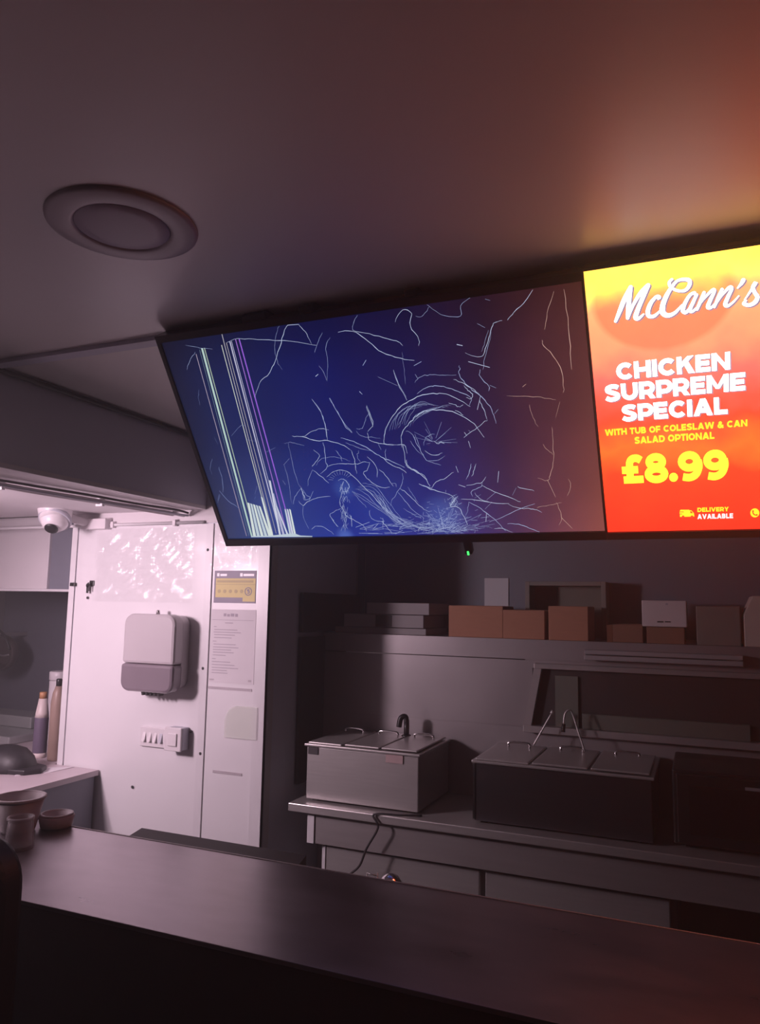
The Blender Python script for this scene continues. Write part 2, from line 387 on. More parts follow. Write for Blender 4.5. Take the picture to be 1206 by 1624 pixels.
rg.add(E_((370,390),(430,345),(500,318),(580,312),(680,335),(790,375),(890,430),(870,500)), 1.6)
rg.add(E_((352,285),(385,240),(450,212),(540,205),(640,210),(750,208)), 1.2); rg.add(E_((355,200),(380,243)), 1.2)
rg.add(E_((775,120),(785,145),(775,185),(800,250),(880,330),(980,410),(1060,490),(1100,570),(1130,672)), 1.8); rg.add(E_((720,248),(830,295),(920,355),(980,410)), 1.4)
rg.add(E_((820,310),(850,345),(900,390),(890,435),(845,425)), 1.5); rg.add(E_((980,410),(950,540)), 1.4); rg.add(E_((970,455),(1015,540),(1040,630)), 1.5)
rg.add(E_((230,905),(225,830),(235,750),(280,690),(340,620),(410,570),(500,545),(620,545),(740,570),(850,625),(940,700),(1012,802)), 2.0)
rg.add(E_((675,475),(730,490),(770,510),(820,490)), 1.3); rg.add(E_((735,545),(790,570),(815,595)), 1.4); rg.add(E_((820,808),(900,745),(985,680),(1048,635)), 1.3)
rg.add(E_((825,755),(850,790)), 1.3); rg.add(E_((865,735),(885,755)), 1.1); rg.add(E_((865,840),(885,905)), 1.4); rg.add(E_((1115,580),(1150,535)), 1.1)
for k in range(9):
    o0 = k*22
    rg.add(E_((110+o0*.9,740-o0*.4),(150+o0,640-o0*.6),(225+o0*1.1,560-o0*.5),(300+o0*1.6,505-o0*.05)), .9, jit=.004)
for k in range(6): rg.add(E_((300+k*24,690-k*22),(350+k*30,610-k*14),(430+k*40,560-k*12),(540+k*34,520-k*4)), .8, jit=.003)
rg.add(E_((275,745),(330,780),(380,880),(430,970),(480,1030),(600,1065)), 1.4); rg.add(E_((305,835),(350,900),(430,975)), 1.1); rg.add(E_((350,770),(385,850),(410,930)), 1.0)
rg.add(E_((435,880),(450,820),(500,780),(545,770)), 1.2); rg.add(E_((445,930),(530,980),(620,950)), 1.3); rg.add(E_((480,1030),(560,1025),(640,985)), 1.1); rg.add(E_((530,840),(570,865),(600,848),(635,862)), 1.5)
for k in range(16):
    a = random.uniform(-.2, PI*1.1); r0, r1 = random.uniform(10, 50), random.uniform(80, 230)
    rg.add(E_((540+r0*math.cos(a), 850-r0*math.sin(a)), (540+r1*math.cos(a), 850-r1*math.sin(a))), .7)
rg.add(E_((0,860),(70,870),(150,880)), 1.1); rg.add(E_((185,880),(235,870),(265,895),(280,960)), 1.3); rg.add(E_((235,870),(255,980),(265,1060),(300,1100),(380,1140),(440,1170),(470,1215)), 1.8)
rg.add(E_((890,1060),(875,1130),(845,1206)), 1.4); rg.add(E_((935,1055),(915,1130),(893,1188)), 1.3); rg.add(E_((1155,1130),(1148,1206)), 1.3); rg.add(E_((745,1078),(768,1140)), 1.3)
rg.done()
lo = Cracks(M_crk)                                            # web of cracks in the lower half
lo.add(C_((110,285),(190,290),(290,318),(370,318),(470,345),(540,388)), 1.9); lo.add(C_((190,290),(250,255),(325,230),(380,242)), 1.3); lo.add(C_((255,15),(310,90),(345,170),(365,290)), 1.4)
lo.add(C_((385,10),(440,100),(500,200),(555,260)), 1.6); lo.add(C_((655,60),(680,120),(705,195),(665,250)), 1.3); lo.add(C_((675,110),(650,170),(625,225),(585,232)), 1.2); lo.add(C_((585,250),(620,285),(760,300)), 1.0)
lo.add(C_((470,295),(560,325),(650,365),(720,410),(780,445),(860,480),(940,515)), 2.0); lo.add(C_((500,330),(580,365),(690,395)), 1.1); lo.add(C_((780,445),(830,490),(920,530),(950,555)), 1.6)
lo.add(C_((665,260),(675,310),(720,330),(790,345),(860,350),(920,350)), 1.4); lo.add(C_((790,345),(785,280),(805,210)), 1.0); lo.add(C_((745,345),(765,385)), 1.2); lo.add(C_((800,380),(795,430),(810,460)), 1.2)
lo.add(C_((340,335),(350,400),(358,470),(370,510),(320,560)), 1.7); lo.add(C_((265,385),(310,430),(270,490),(255,510)), 1.3); lo.add(C_((430,390),(465,430),(478,470)), 1.3); lo.add(C_((285,500),(330,450),(450,440),(540,470)), 1.0)
lo.add(C_((370,510),(430,488),(520,490),(590,490),(640,475),(680,480)), 1.4); lo.add(C_((540,388),(560,430),(575,490),(585,560)), 1.4); lo.add(C_((600,390),(590,430),(615,475)), 1.1)
lo.add(C_((660,435),(710,480),(735,530),(735,590)), 1.3); lo.add(C_((680,480),(665,530),(635,555),(660,595),(720,640),(780,665),(830,660)), 1.4); lo.add(C_((750,530),(790,565),(820,605),(855,655)), 1.4)
lo.add(C_((845,635),(870,635),(880,660)), 1.1); lo.add(C_((920,560),(925,610),(905,665),(860,730),(830,800)), 1.2)
lo.add(C_((265,535),(320,580),(380,630)), 1.6); lo.add(C_((225,650),(235,590),(265,530)), 1.1)
for k in range(10):
    a = math.radians(40+k*14); lo.add(C_((470+60*math.cos(a), 620-50*math.sin(a)), (470+95*math.cos(a), 625-85*math.sin(a))), .9)
lo.add(C_((365,585),(410,550),(465,535),(520,548),(570,590),(640,660),(720,740),(790,820),(850,880),(920,930)), 1.6)
for k in range(7):
    lo.add(C_((540+k*14,690-k*9),(610+k*20,740-k*14),(700+k*18,800-k*8),(790+k*14,860-k*2),(880+k*10,930+k*2)), 1.1, jit=.004)
for k in range(8):
    lo.add(C_((690+k*12,690+k*7),(740+k*12,760+k*10),(800+k*12,840+k*6),(870+k*22,910+k*5),(970+k*26,950+k*5)), 1.1, jit=.005)
lo.add(C_((450,610),(480,600),(510,620),(530,660),(510,690),(470,690)), 1.8)
CRACKS_APART[0] = False
for k in range(60):                                      # splinter column under the small crater
    x = random.gauss(500, 16); y = random.uniform(610, 950); lo.add(C_((x, y), (x+random.gauss(0, 12), y+random.uniform(15, 55))), random.uniform(.7, 1.4))
CRACKS_APART[0] = True
lo.add(C_((480,700),(460,770),(485,830),(520,880),(580,910),(640,950),(660,990)), 1.4); lo.add(C_((545,870),(550,950)), 1.3); lo.add(C_((460,820),(400,850),(388,870),(420,920),(450,950)), 1.3)
lo.add(C_((395,880),(420,920),(447,952)), 1.4); lo.add(C_((560,700),(620,770),(660,810)), 1.2); lo.add(C_((680,830),(685,880),(740,910),(790,910)), 1.3); lo.add(C_((770,910),(785,930),(850,1005)), 1.6); lo.add(C_((755,885),(780,900),(775,970)), 1.3)
lo.add(C_((900,670),(950,700),(1000,750),(1050,800),(1110,840)), 1.5); lo.add(C_((890,700),(940,760),(1000,830),(1080,890)), 1.4); lo.add(C_((960,660),(1000,720),(1040,780)), 1.2); lo.add(C_((930,820),(1000,860),(1060,890)), 1.1)
lo.add(C_((125,785),(120,760),(150,700),(180,670)), 1.2); lo.add(C_((175,665),(190,710),(205,745)), 2.2); lo.add(C_((180,672),(215,720),(245,740),(200,755),(190,690)), 1.3); lo.add(C_((235,760),(265,690)), 1.2); lo.add(C_((160,765),(190,795),(235,760),(300,740),(390,725)), 1.4)
lo.add(C_((80,335),(110,480),(150,620),(178,668)), .9); lo.add(C_((50,490),(80,600),(110,790)), .8); lo.add(C_((45,500),(90,450)), .8); lo.add(C_((40,610),(60,640)), 1.1); lo.add(C_((55,340),(95,330),(160,345),(195,352)), 1.0)
lo.add(C_((190,800),(195,880),(230,965)), 1.1); lo.add(C_((255,970),(275,950),(330,950),(390,985),(415,1005)), 1.5)
CRACKS_APART[0] = False
for k in range(40):                                      # fringe along the lower edge
    x = random.uniform(560, 1206); y = random.uniform(925, 1005)
    lo.add(C_((x, y), (x+random.uniform(40, 150), y+random.uniform(-45, 25))), random.uniform(.8, 1.4))
lo.done()
CRACKS_APART[0] = True
cl = Cracks(M_crk)                                            # shattered heap at the lower right
cl.add(D4((20,120),(30,160),(90,195),(150,250),(175,300)), 1.9); cl.add(D4((190,305),(215,265),(280,240),(335,200)), 1.4); cl.add(D4((105,280),(150,300),(200,320),(300,345)), 1.9); cl.add(D4((130,290),(190,310)), 3.2)
cl.add(D4((300,345),(340,380),(310,430),(360,430),(390,480),(425,550)), 1.8); cl.add(D4((415,290),(470,280),(520,270),(545,230)), 1.3); cl.add(D4((515,290),(600,330),(690,365),(770,400)), 1.5); cl.add(D4((520,275),(510,300),(450,330),(455,360)), 1.4)
cl.add(D4((380,378),(480,385),(590,403),(700,410)), 1.5); cl.add(D4((470,340),(520,385),(585,400)), 1.3); cl.add(D4((610,335),(550,385)), .9); cl.add(D4((435,400),(500,435),(550,470),(620,530),(685,605)), 1.6)
cl.add(D4((550,470),(545,530)), 1.3); cl.add(D4((435,400),(425,450),(415,480)), 1.1); cl.add(D4((570,530),(650,500),(770,445),(870,410)), 1.3); cl.add(D4((690,412),(765,440),(830,442),(880,450),(915,467)), 1.4); cl.add(D4((585,400),(540,445)), .9)
cl.add(D4((690,542),(760,545),(830,570),(900,597),(980,606)), 1.7); cl.add(D4((600,578),(650,572),(740,608)), 1.3); cl.add(D4((560,590),(640,606)), 1.5); cl.add(D4((755,298),(800,312),(862,324)), 1.4); cl.add(D4((745,305),(720,355)), 1.0); cl.add(D4((630,195),(623,270)), 1.4)
cl.add(D4((365,285),(410,300)), 1.6)
CRACKS_APART[0] = False
for k in range(230):
    x = random.gauss(255, 110); y = 605-abs(random.gauss(0, 75)); a = random.uniform(0, 2*PI); l = random.uniform(14, 60)
    cl.add(D4((x, y), (x+l*math.cos(a), y+l*math.sin(a)*.6)), random.uniform(.6, 1.2))
for k in range(40):
    x = random.gauss(335, 20); y = random.gauss(390, 28); a = random.uniform(0, 2*PI); l = random.uniform(10, 35)
    cl.add(D4((x, y), (x+l*math.cos(a), y+l*math.sin(a))), random.uniform(.7, 1.3))
for k in range(26):
    a = random.uniform(.1, PI-.1); r0, r1 = random.uniform(20, 60), random.uniform(90, 240)
    cl.add(D4((270+r0*math.cos(a)*1.5, 600-r0*math.sin(a)*.7), (270+r1*math.cos(a)*1.5, 600-r1*math.sin(a)*.7)), .9, jit=.002)
cl.done()
CRACKS_APART[0] = True
ft = Cracks(M_crf)                                            # faint ones at the left
ft.add(A_((240,665),(238,700),(245,735)), 1.0); ft.add(A_((385,875),(425,828),(450,830)), 1.2); ft.add(A_((455,890),(500,898)), .9); ft.add(A_((540,945),(580,925)), 1.0)
ft.add(A_((310,880),(325,910)), .8); ft.add(A_((300,975),(292,1010),(298,1045)), .9); ft.add(A_((330,1010),(345,1070),(348,1125)), 1.0); ft.add(A_((330,1115),(370,1160),(420,1195)), 1.7); ft.add(A_((330,1130),(320,1200),(330,1260),(360,1295)), .9); ft.add(A_((490,1130),(500,1095)), .7)
ft.add(G_((365,220),(400,330),(405,450)), .9); ft.add(G_((380,460),(355,560),(365,650),(430,775)), .9); ft.add(G_((690,480),(680,500)), .9)
ft.done()
# glowing patches of leaked backlight (thin flat areas of the panel)
def patch(name, pts, m, y=-.0004, lab=None):
    q = [tv(*p) for p in pts]; mk(name, B().poly([(a, y, c) for a, c in q]), m, rt1, lab, True)
# stripes of dead columns: (x top, y top, x bottom, width px, colour, strength)
def stripe(t_, b_, w, col, s=1.0):
    a, c = tv(*t_), tv(*b_); bb_ = B(); n = 12
    ribbon(bb_, [(a[0]+(c[0]-a[0])*i/n, a[1]+(c[1]-a[1])*i/n) for i in range(n+1)], w*PXM, -.0003)
    mk('pixel_stripe', bb_, emit('stripe_glow', col, s), rt1, local=True)
def gx(x, y): return (280+x/5.4818, 700+y/5.4818)
def fx(x, y): return (280+x/6.03, 480+y/6.03)
stripe(fx(188, 490), gx(610, 822), 1.4, (.42, .35, .45), 1)
stripe(fx(245, 436), gx(655, 822), 4.4, (.50, .68, .62), 1)
stripe(fx(268, 432), gx(690, 822), 2.0, (.42, .52, .40), 1)
stripe(fx(222, 450), gx(632, 822), 1.0, (.16, .25, .30), 1)
stripe(fx(432, 405), gx(826, 800), 1.7, (.60, .64, .58), 1)
stripe(fx(430, 280), gx(838, 800), 1.7, (.42, .40, .44), 1)
stripe(fx(478, 382), gx(868, 800), 1.4, (.40, .38, .40), 1)
stripe(fx(512, 372), gx(905, 812), 2.8, (.50, .50, .68), 1)
stripe(fx(527, 368), gx(925, 812), 1.0, (.6, .6, .8), 1)
stripe(fx(566, 350), gx(965, 815), 1.8, (.36, .16, .62), 1)
stripe(fx(600, 346), gx(1010, 815), 2.6, (.32, .12, .70), 1)
M_st = [emit('stripe_white', c_, 1) for c_ in ((.72, .80, .78), (.56, .66, .74), (.66, .70, .82), (.48, .48, .70))]
def shard(x0, y0, x1, x0b, x1b, y1, m):
    q = [tv(*gx(*p)) for p in ((x0, y0), (x1, y0+8), (x1b, y1), (x0b, y1))]
    mk('pixel_stripe', B().poly([(a, -.0005, c) for a, c in q]), m, rt1, local=True)
for k in range(5): shard(618+k*24, 530+k*7, 636+k*24, 668+k*33, 693+k*33, 822, M_st[k % 2])
shard(735, 480, 750, 820, 845, 825, M_st[0])
for k in range(3): shard(805+k*30, 335+k*110, 820+k*28, 895+k*34, 912+k*34, 822, M_st[2+k % 2])
for k in range(3): shard(940+k*20, 585, 954+k*20, 985+k*20, 1002+k*20, 818, M_st[(k+1) % 3])
q = [tv(*gx(*p)) for p in ((650, 822), (820, 818), (1000, 800), (1030, 800), (1080, 818), (1185, 822), (1180, 829), (650, 832))]
mk('pixel_stripe', B().poly([(a, -.0007, c) for a, c in q]), M_st[1], rt1, local=True)
# standby lamp in its lobe under the lower edge
sx, sz = tv(743, 877)
b = B(); b.box(sx-.010, sx+.010, .0, .02, sz-.005, -TH+.004, .003); mk('receiver_lobe', b, M_tvb, rt1, local=True)
mk('standby_light', B().box(sx-.0022, sx+.0022, -.002, .002, sz-.005, sz+.005), emit('green_led', (.05, 1.0, .12), 2.5), rt1, 'lit green standby lamp', True)
for px, py, w_ in ((397, 492, .034), (485, 492, .02), (650, 467, .014)):
    x, _ = tv(px, py); mk('mount_hook', B().box(x-w_, x+w_, .004, .05, -.002, .016, .003), M_tvb, rt1, local=True)
b = B(); b.box(TW*.3, TW*.7, D_+.02, D_+.04, -TH*.7, -TH*.3); mk('mount_plate', b, M_black, rt1, local=True)
for x in (TW*.35, TW*.62): mk('mount_bracket', B().box(x-.02, x+.02, D_+.03, D_+.055, -TH*.75, -.03), M_black, rt1, local=True)

# ---------------- menu screen
x0, zt = tv(926, 430); xb, zb = tv(939, 844)
PH = zt-zb; PW = PH*16/9
rt2 = thing('menu_screen', T0+Vector((TW, 0, 0)), 'lit orange menu screen advertising a chicken special, hanging beside the broken television', 'screen', rot=(TVA, 0, 0))
def t2(px, py): a = tv(px, py); return a[0]-TW, a[1]
x0 = .0025; x1 = x0+PW
b = B()
b.box(.0003, x0, -.006, D_, -TH, 0); b.box(x1, x1+.008, -.006, D_, -TH, 0); b.box(x0, x1, -.006, D_, zt, max(0, zt+.006)); b.box(x0, x1, -.006, D_, -TH, zb)
b.box(x0, x1, .012, D_+.02, -TH+.01, -.02)
mk('casing', b, M_tvb, rt2, local=True)
for x in (.06, PW-.06): mk('mount_bracket', B().box(x-.02, x+.02, D_+.02, D_+.05, -TH*.75, -.03), M_black, rt2, local=True)
m = bpy.data.materials.new('poster_screen'); m.use_nodes = True; nt = m.node_tree; L = nt.links
nt.nodes.remove(nt.nodes['Principled BSDF']); em = nt.nodes.new('ShaderNodeEmission')
L.new(em.outputs[0], nt.nodes['Material Output'].inputs['Surface']); em.inputs[1].default_value = SCREEN_GAIN
tc = nt.nodes.new('ShaderNodeTexCoord'); sp = nt.nodes.new('ShaderNodeSeparateXYZ'); L.new(tc.outputs['Object'], sp.inputs[0])
nz = nt.nodes.new('ShaderNodeTexNoise'); nz.inputs['Scale'].default_value = 9; nz.inputs['Detail'].default_value = 3; L.new(tc.outputs['Object'], nz.inputs[0])
ma = nt.nodes.new('ShaderNodeMath'); ma.operation = 'MULTIPLY_ADD'; L.new(nz.outputs[0], ma.inputs[0]); ma.inputs[1].default_value = .15; L.new(sp.outputs[2], ma.inputs[2])
base = ramp(ma.outputs[0], zb+.075, zt+.075, [(p_, (c_[0], c_[1]*.6, c_[2]*.6)) for p_, c_ in [(0, (.66, .030, .012)), (.22, (.70, .045, .014)), (.34, (.74, .13, .02)), (.44, (.72, .055, .02)), (.60, (.72, .13, .10)), (.72, (.76, .27, .13)), (.86, (.80, .36, .15)), (.94, (.98, 1.0, .12)), (1, (.95, .80, .10))]])
cxx, czz = t2(1050, 470); ra = (t2(1170, 470)[0]-cxx); rb_ = czz-t2(1050, 556)[1]
def mth(op, a, c):
    n = nt.nodes.new('ShaderNodeMath'); n.operation = op
    for i, v in enumerate((a, c)):
        if isinstance(v, (int, float)): n.inputs[i].default_value = v
        else: L.new(v, n.inputs[i])
    return n.outputs[0]
ux = mth('DIVIDE', mth('SUBTRACT', sp.outputs[0], cxx), ra); uz = mth('DIVIDE', mth('SUBTRACT', sp.outputs[2], czz), rb_)
rr = mth('ADD', mth('MULTIPLY', ux, ux), mth('MULTIPLY', uz, uz))
mk_ = nt.nodes.new('ShaderNodeMapRange'); mk_.inputs[1].default_value = 1.05; mk_.inputs[2].default_value = .85; L.new(rr, mk_.inputs[0])
lw = nt.nodes.new('ShaderNodeMapRange'); lw.inputs[1].default_value = .55; lw.inputs[2].default_value = -.15; L.new(uz, lw.inputs[0])
mf = mth('MULTIPLY', mth('MULTIPLY', mk_.outputs[0], lw.outputs[0]), .75)
mx = nt.nodes.new('ShaderNodeMix'); mx.data_type = 'RGBA'; L.new(mf, mx.inputs[0]); L.new(base, mx.inputs[6]); mx.inputs[7].default_value = (.74, .092, .042, 1)
L.new(mx.outputs[2], em.inputs[0])
mk('screen', B().box(x0, x1, 0, .01, zb, zt), m, rt2, local=True)

# geometric bold capitals: strokes and polygons on a cap height of 1
ST = .26; h_ = ST/2
def V(x): return ('L', [(x, 0), (x, 1)])
def Hh(xa, xb, y): return ('L', [(xa, y), (xb, y)])
def arc(cx, cy, rx, ry, a0, a1, n=16): return [(cx+rx*math.cos(math.radians(a0+(a1-a0)*i/n)), cy+ry*math.sin(math.radians(a0+(a1-a0)*i/n))) for i in range(n+1)]
def dg(xa, ya, xb, yb, w=.31): return ('P', [(xa-w/2, ya), (xa+w/2, ya), (xb+w/2, yb), (xb-w/2, yb)])
l = h_
def bowl(y0, y1, x=l, xe=.52): r = (y1-y0)/2; return ('L', [(x, y0), (xe-r*.2, y0)]+arc(xe-r*.2, (y0+y1)/2, r*1.05, r, -90, 90, 12)+[(x, y1)])
GL = {
 'C': (.92, [('L', arc(.5, .5, .37, .37, 42, 318, 24))]),
 'O': (1.0, [('L', arc(.5, .5, .37, .37, 0, 360, 32))]),
 'H': (.92, [V(l), V(.92-l), Hh(.1, .82, .5)]), 'I': (.26, [V(l)]),
 'K': (.92, [V(l), ('P', [(.2, .30), (.2, .62), (.58, 1), (.90, 1)]), ('P', [(.38, .52), (.60, .70), (.95, 0), (.62, 0)])]),
 'E': (.76, [V(l), Hh(.1, .76, l), Hh(.1, .70, .5), Hh(.1, .75, 1-l)]), 'F': (.74, [V(l), Hh(.1, .70, .44), Hh(.1, .74, 1-l)]),
 'L': (.70, [V(l), Hh(.1, .70, l)]), 'T': (.78, [V(.39), Hh(0, .78, 1-l)]),
 'N': (.95, [V(l), V(.95-l), ('P', [(0, 1), (.24, 1), (.95, 0), (.71, 0)])]),
 'M': (1.12, [V(l), V(1.12-l), ('P', [(0, 1), (.24, 1), (.66, .22), (.46, .22)]), ('P', [(1.12, 1), (.88, 1), (.46, .22), (.66, .22)])]),
 'U': (.92, [('L', [(l, 1), (l, .46)]+arc(.46, .45, .33, .32, 180, 360, 14)+[(.92-l, 1)])]),
 'R': (.86, [V(l), bowl(.38, 1-l), ('P', [(.36, .38), (.64, .38), (.88, 0), (.58, 0)])]), 'P': (.82, [V(l), bowl(.34, 1-l)]),
 'B': (.84, [V(l), bowl(l, .5), bowl(.5, 1-l, xe=.48)]), 'D': (.92, [V(l), ('L', [(l, l), (.42, l)]+arc(.42, .5, .37, .37, -90, 90, 16)+[(l, 1-l)])]),
 'A': (1.02, [('P', [(0, 0), (.29, 0), (.65, 1), (.37, 1)]), ('P', [(1.02, 0), (.73, 0), (.37, 1), (.65, 1)]), ('L', [(.24, .30), (.78, .30)])]),
 'V': (1.0, [('P', [(0, 1), (.29, 1), (.63, 0), (.37, 0)]), ('P', [(1, 1), (.71, 1), (.37, 0), (.63, 0)])]),
 'W': (1.46, [('P', [(0, 1), (.28, 1), (.52, 0), (.26, 0)]), ('P', [(.28, 0), (.52, 0), (.86, 1), (.60, 1)]), ('P', [(.60, 1), (.86, 1), (1.18, 0), (.94, 0)]), ('P', [(.94, 0), (1.20, 0), (1.46, 1), (1.18, 1)])]),
 'Y': (.92, [V(.46)[:1]+([(.46, 0), (.46, .45)],), ('P', [(0, 1), (.29, 1), (.59, .36), (.33, .36)]), ('P', [(.92, 1), (.63, 1), (.33, .36), (.59, .36)])]),
 'S': (.84, [('S', [(.75, .79), (.60, .87), (.40, .88), (.18, .80), (.16, .64), (.32, .55), (.52, .47), (.69, .37), (.67, .20), (.45, .12), (.24, .13), (.06, .23)])]),
 '&': (.95, [('S', [(.88, .02), (.62, .30), (.34, .62), (.30, .80), (.44, .88), (.56, .78), (.48, .62), (.20, .46), (.14, .26), (.30, .12), (.54, .14), (.74, .32), (.82, .48)])]),
 '8': (.86, [('L', arc(.43, .715, .24, .175, 0, 360, 22)), ('L', arc(.43, .29, .30, .19, 0, 360, 22))]),
 '9': (.86, [('L', arc(.40, .67, .27, .22, 0, 360, 22)), ('S', [(.70, .70), (.73, .48), (.62, .22), (.40, .115), (.16, .15)])]),
 '.': (.30, [('P', [(.15+.16*math.cos(i*PI/6), .15+.16*math.sin(i*PI/6)) for i in range(12)])]),
 '£': (.82, [Hh(.06, .80, l), Hh(.02, .62, .48), ('S', [(.74, .80), (.60, .88), (.42, .86), (.32, .72), (.32, .45), (.30, .13)])]),
 "5": (.8, [('L', [(.70, .87), (.2, .87), (.18, .55)]), ('S', [(.18, .55), (.45, .60), (.68, .46), (.66, .22), (.42, .12), (.12, .18)])]),
 ' ': (.34, []),
}
def lettering(name, text, m, parent, place, y, sp_=.07):   # place(u, v): u 0..1 along, v 0..1 up -> (x, z)
    b = B(); xx = 0; items = []
    for ch in text:
        w, g = GL[ch]; items.append((xx, g)); xx += w+sp_
    tot = xx-sp_
    k = 0
    for ox, g in items:
        for kind, pts in g:
            k += 1; yy = y-.00002*(k % 7)
            if kind == 'P':
                q = [place((ox+a)/tot, c) for a, c in pts]; b.poly([(a, yy, c) for a, c in q])
            else:
                if kind == 'S': pts = [(v.x, v.y) for v in smooth([Vector((a, c, 0)) for a, c in pts], 5)]
                n = len(pts); Lh, Rh = [], []
                closed = (Vector(pts[0])-Vector(pts[-1])).length < 1e-4
                for i in range(n):
                    p = Vector(pts[i])
                    if closed: a_, c_ = Vector(pts[i-1 if i else n-2]), Vector(pts[i+1 if i < n-1 else 1])
                    else: a_, c_ = Vector(pts[max(i-1, 0)]), Vector(pts[min(i+1, n-1)])
                    d1, d2 = (p-a_), (c_-p)
                    d = ((d1.normalized() if d1.length else Vector((0, 0)))+(d2.normalized() if d2.length else Vector((0, 0)))).normalized()
                    q = Vector((-d.y, d.x)); cs = 1.0
                    if d1.length > 1e-6 and d2.length > 1e-6: cs = max(.5, abs(q.dot(Vector((-d1.y, d1.x)).normalized())))
                    Lh.append(p+q*h_/cs); Rh.append(p-q*h_/cs)
                f3 = lambda v: (lambda r: (r[0], yy, r[1]))(place((ox+v.x)/tot, v.y))
                Lv = [b.bm.verts.new(f3(v)) for v in Lh]; Rv = [b.bm.verts.new(f3(v)) for v in Rh]
                for i in range(n-1):
                    try: b.bm.faces.new((Lv[i], Lv[i+1], Rv[i+1], Rv[i]))
                    except ValueError: pass
    return mk(name, b, m, parent, local=True)
def box2(pl, pr, pt_):        # left end / right end of the baseline and a point at cap height, in photo pixels -> placement on the screen plane
    a, c, t_ = t2(*pl), t2(*pr), t2(*pt_)
    return lambda u, v: (a[0]+(c[0]-a[0])*u, (a[1]+c[1])/2+(t_[1]-(a[1]+c[1])/2)*v)
def px3(x, y): return (880+x/3.184, 370+y/3.184)
M_tw = emit('text_white', (1, .97, 1), 4.0); M_ty = emit('text_yellow', (1, .88, .035), 2.0); M_tys = emit('small_yellow', (1, .88, .035), 1.25); M_tws = emit('small_white', (1, .95, .97), 1.25); M_sh = emit('text_shadow', (.42, .32, .45), .9)
def two(name, text, m, pl, pr, pt_):
    pf = box2(px3(*pl), px3(*pr), px3(*pt_))
    lettering(name, text, m, rt2, pf, -.0012)
    return pf
for txt, pl, pr, pt_ in (('CHICKEN', (315, 735), (888, 692), (602, 626)), ('SURPREME', (258, 844), (964, 798), (610, 733)), ('SPECIAL', (343, 945), (874, 915), (608, 845))):
    pf = box2(px3(*pl), px3(*pr), px3(*pt_))
    lettering('headline_shadow', txt, M_sh, rt2, (lambda f: (lambda u, v: (f(u, v)[0]+.0022, f(u, v)[1]-.0022)))(pf), -.0006)
    lettering('headline', txt, M_tw, rt2, pf, -.0012)
two('subtitle', 'WITH TUB OF COLESLAW & CAN', M_tys, (256, 1016), (974, 980), (615, 964))
two('subtitle', 'SALAD OPTIONAL', M_tys, (405, 1057), (808, 1042), (606, 1014))
pf = box2(px3(343, 1258), px3(880, 1246), px3(610, 1106))
lettering('price', '£8.99', M_ty, rt2, pf, -.0012, .03)
two('footer_text', 'DELIVERY', M_tys, (722, 1406), (880, 1402), (800, 1382))
two('footer_text', 'AVAILABLE', M_tws, (722, 1442), (902, 1437), (810, 1415))
# script logo: brush strokes
def lx(x, y): return (960+x/4.902, 420+y/4.902)
LOGO = [
 ([(82,438),(110,370),(150,270),(200,172)], (24,34,40,34), False),
 ([(200,172),(192,240),(182,330),(176,412)], (34,34,38,30), False),
 ([(176,412),(220,310),(275,220),(335,158)], (26,26,34,36), False),
 ([(335,158),(300,240),(262,330),(238,405),(262,415),(300,382)], (36,36,36,40,28,14), True),
 ([(415,262),(425,250),(400,246),(360,290),(335,350),(340,395),(385,395),(440,345)], (20,26,26,32,36,34,28,14), True),
 ([(520,112),(500,135),(510,170),(560,198),(620,198),(655,160),(655,120),(610,112),(560,125),(520,170),(480,235),(450,310),(450,370),(490,392),(545,370),(600,310)], (22,24,24,22,26,30,32,28,22,28,36,42,44,38,28,14), True),
 ([(700,232),(695,215),(660,235),(625,290),(605,350),(630,368),(670,320),(710,235)], (18,24,26,30,34,28,22,22), True),
 ([(712,232),(685,290),(660,350),(685,358),(740,300),(770,215)], (26,28,30,22,16,24), True),
 ([(770,215),(745,275),(715,345)], (26,28,24), False),
 ([(720,330),(770,260),(835,195),(850,205),(820,270),(800,325),(825,330),(870,280),(910,190)], (14,18,26,26,30,32,22,14,24), True),
 ([(910,190),(880,255),(850,325)], (26,28,22), False),
 ([(855,315),(905,240),(965,175),(985,185),(955,250),(935,305),(955,318),(1000,285),(1040,240)], (14,18,26,26,30,32,24,16,10), True),
 ([(1075,118),(1060,145),(1030,180)], (34,26,10), False),
 ([(1085,270),(1120,220),(1160,160),(1172,135),(1150,175),(1165,215),(1185,250),(1165,290),(1120,312),(1080,300),(1095,278)], (10,16,26,30,30,28,32,34,30,28,18), True),
]
M_lw = emit('logo_white', (1, .97, 1), 3.2)
for nm, mm_, dx, dz, yy in (('logo_shadow', M_sh, .0026, -.0026, -.0006), ('logo', M_lw, 0, 0, -.0014)):
    b = B(); k = 0
    for pts, ws, sm in LOGO:
        k += 1
        q = [Vector((x, y, w)) for (x, y), w in zip(pts, ws)]
        if sm or len(q) > 2: q = smooth(q, 6)
        c2 = [t2(*lx(v.x, v.y)) for v in q]; wl = [max(6, v.z)*.92/4.902*PXM*.95 for v in q]
        ribbon(b, [(a+dx, c+dz) for a, c in c2], wl, yy-.00002*(k % 6))
        for e in (0, -1):
            a, c = c2[e]; r = wl[e]/2; b.poly([(a+dx+r*math.cos(i*PI/5), yy-.00002*((k+3) % 6), c+dz+r*math.sin(i*PI/5)) for i in range(10)])
    mk(nm, b, mm_, rt2, local=True)
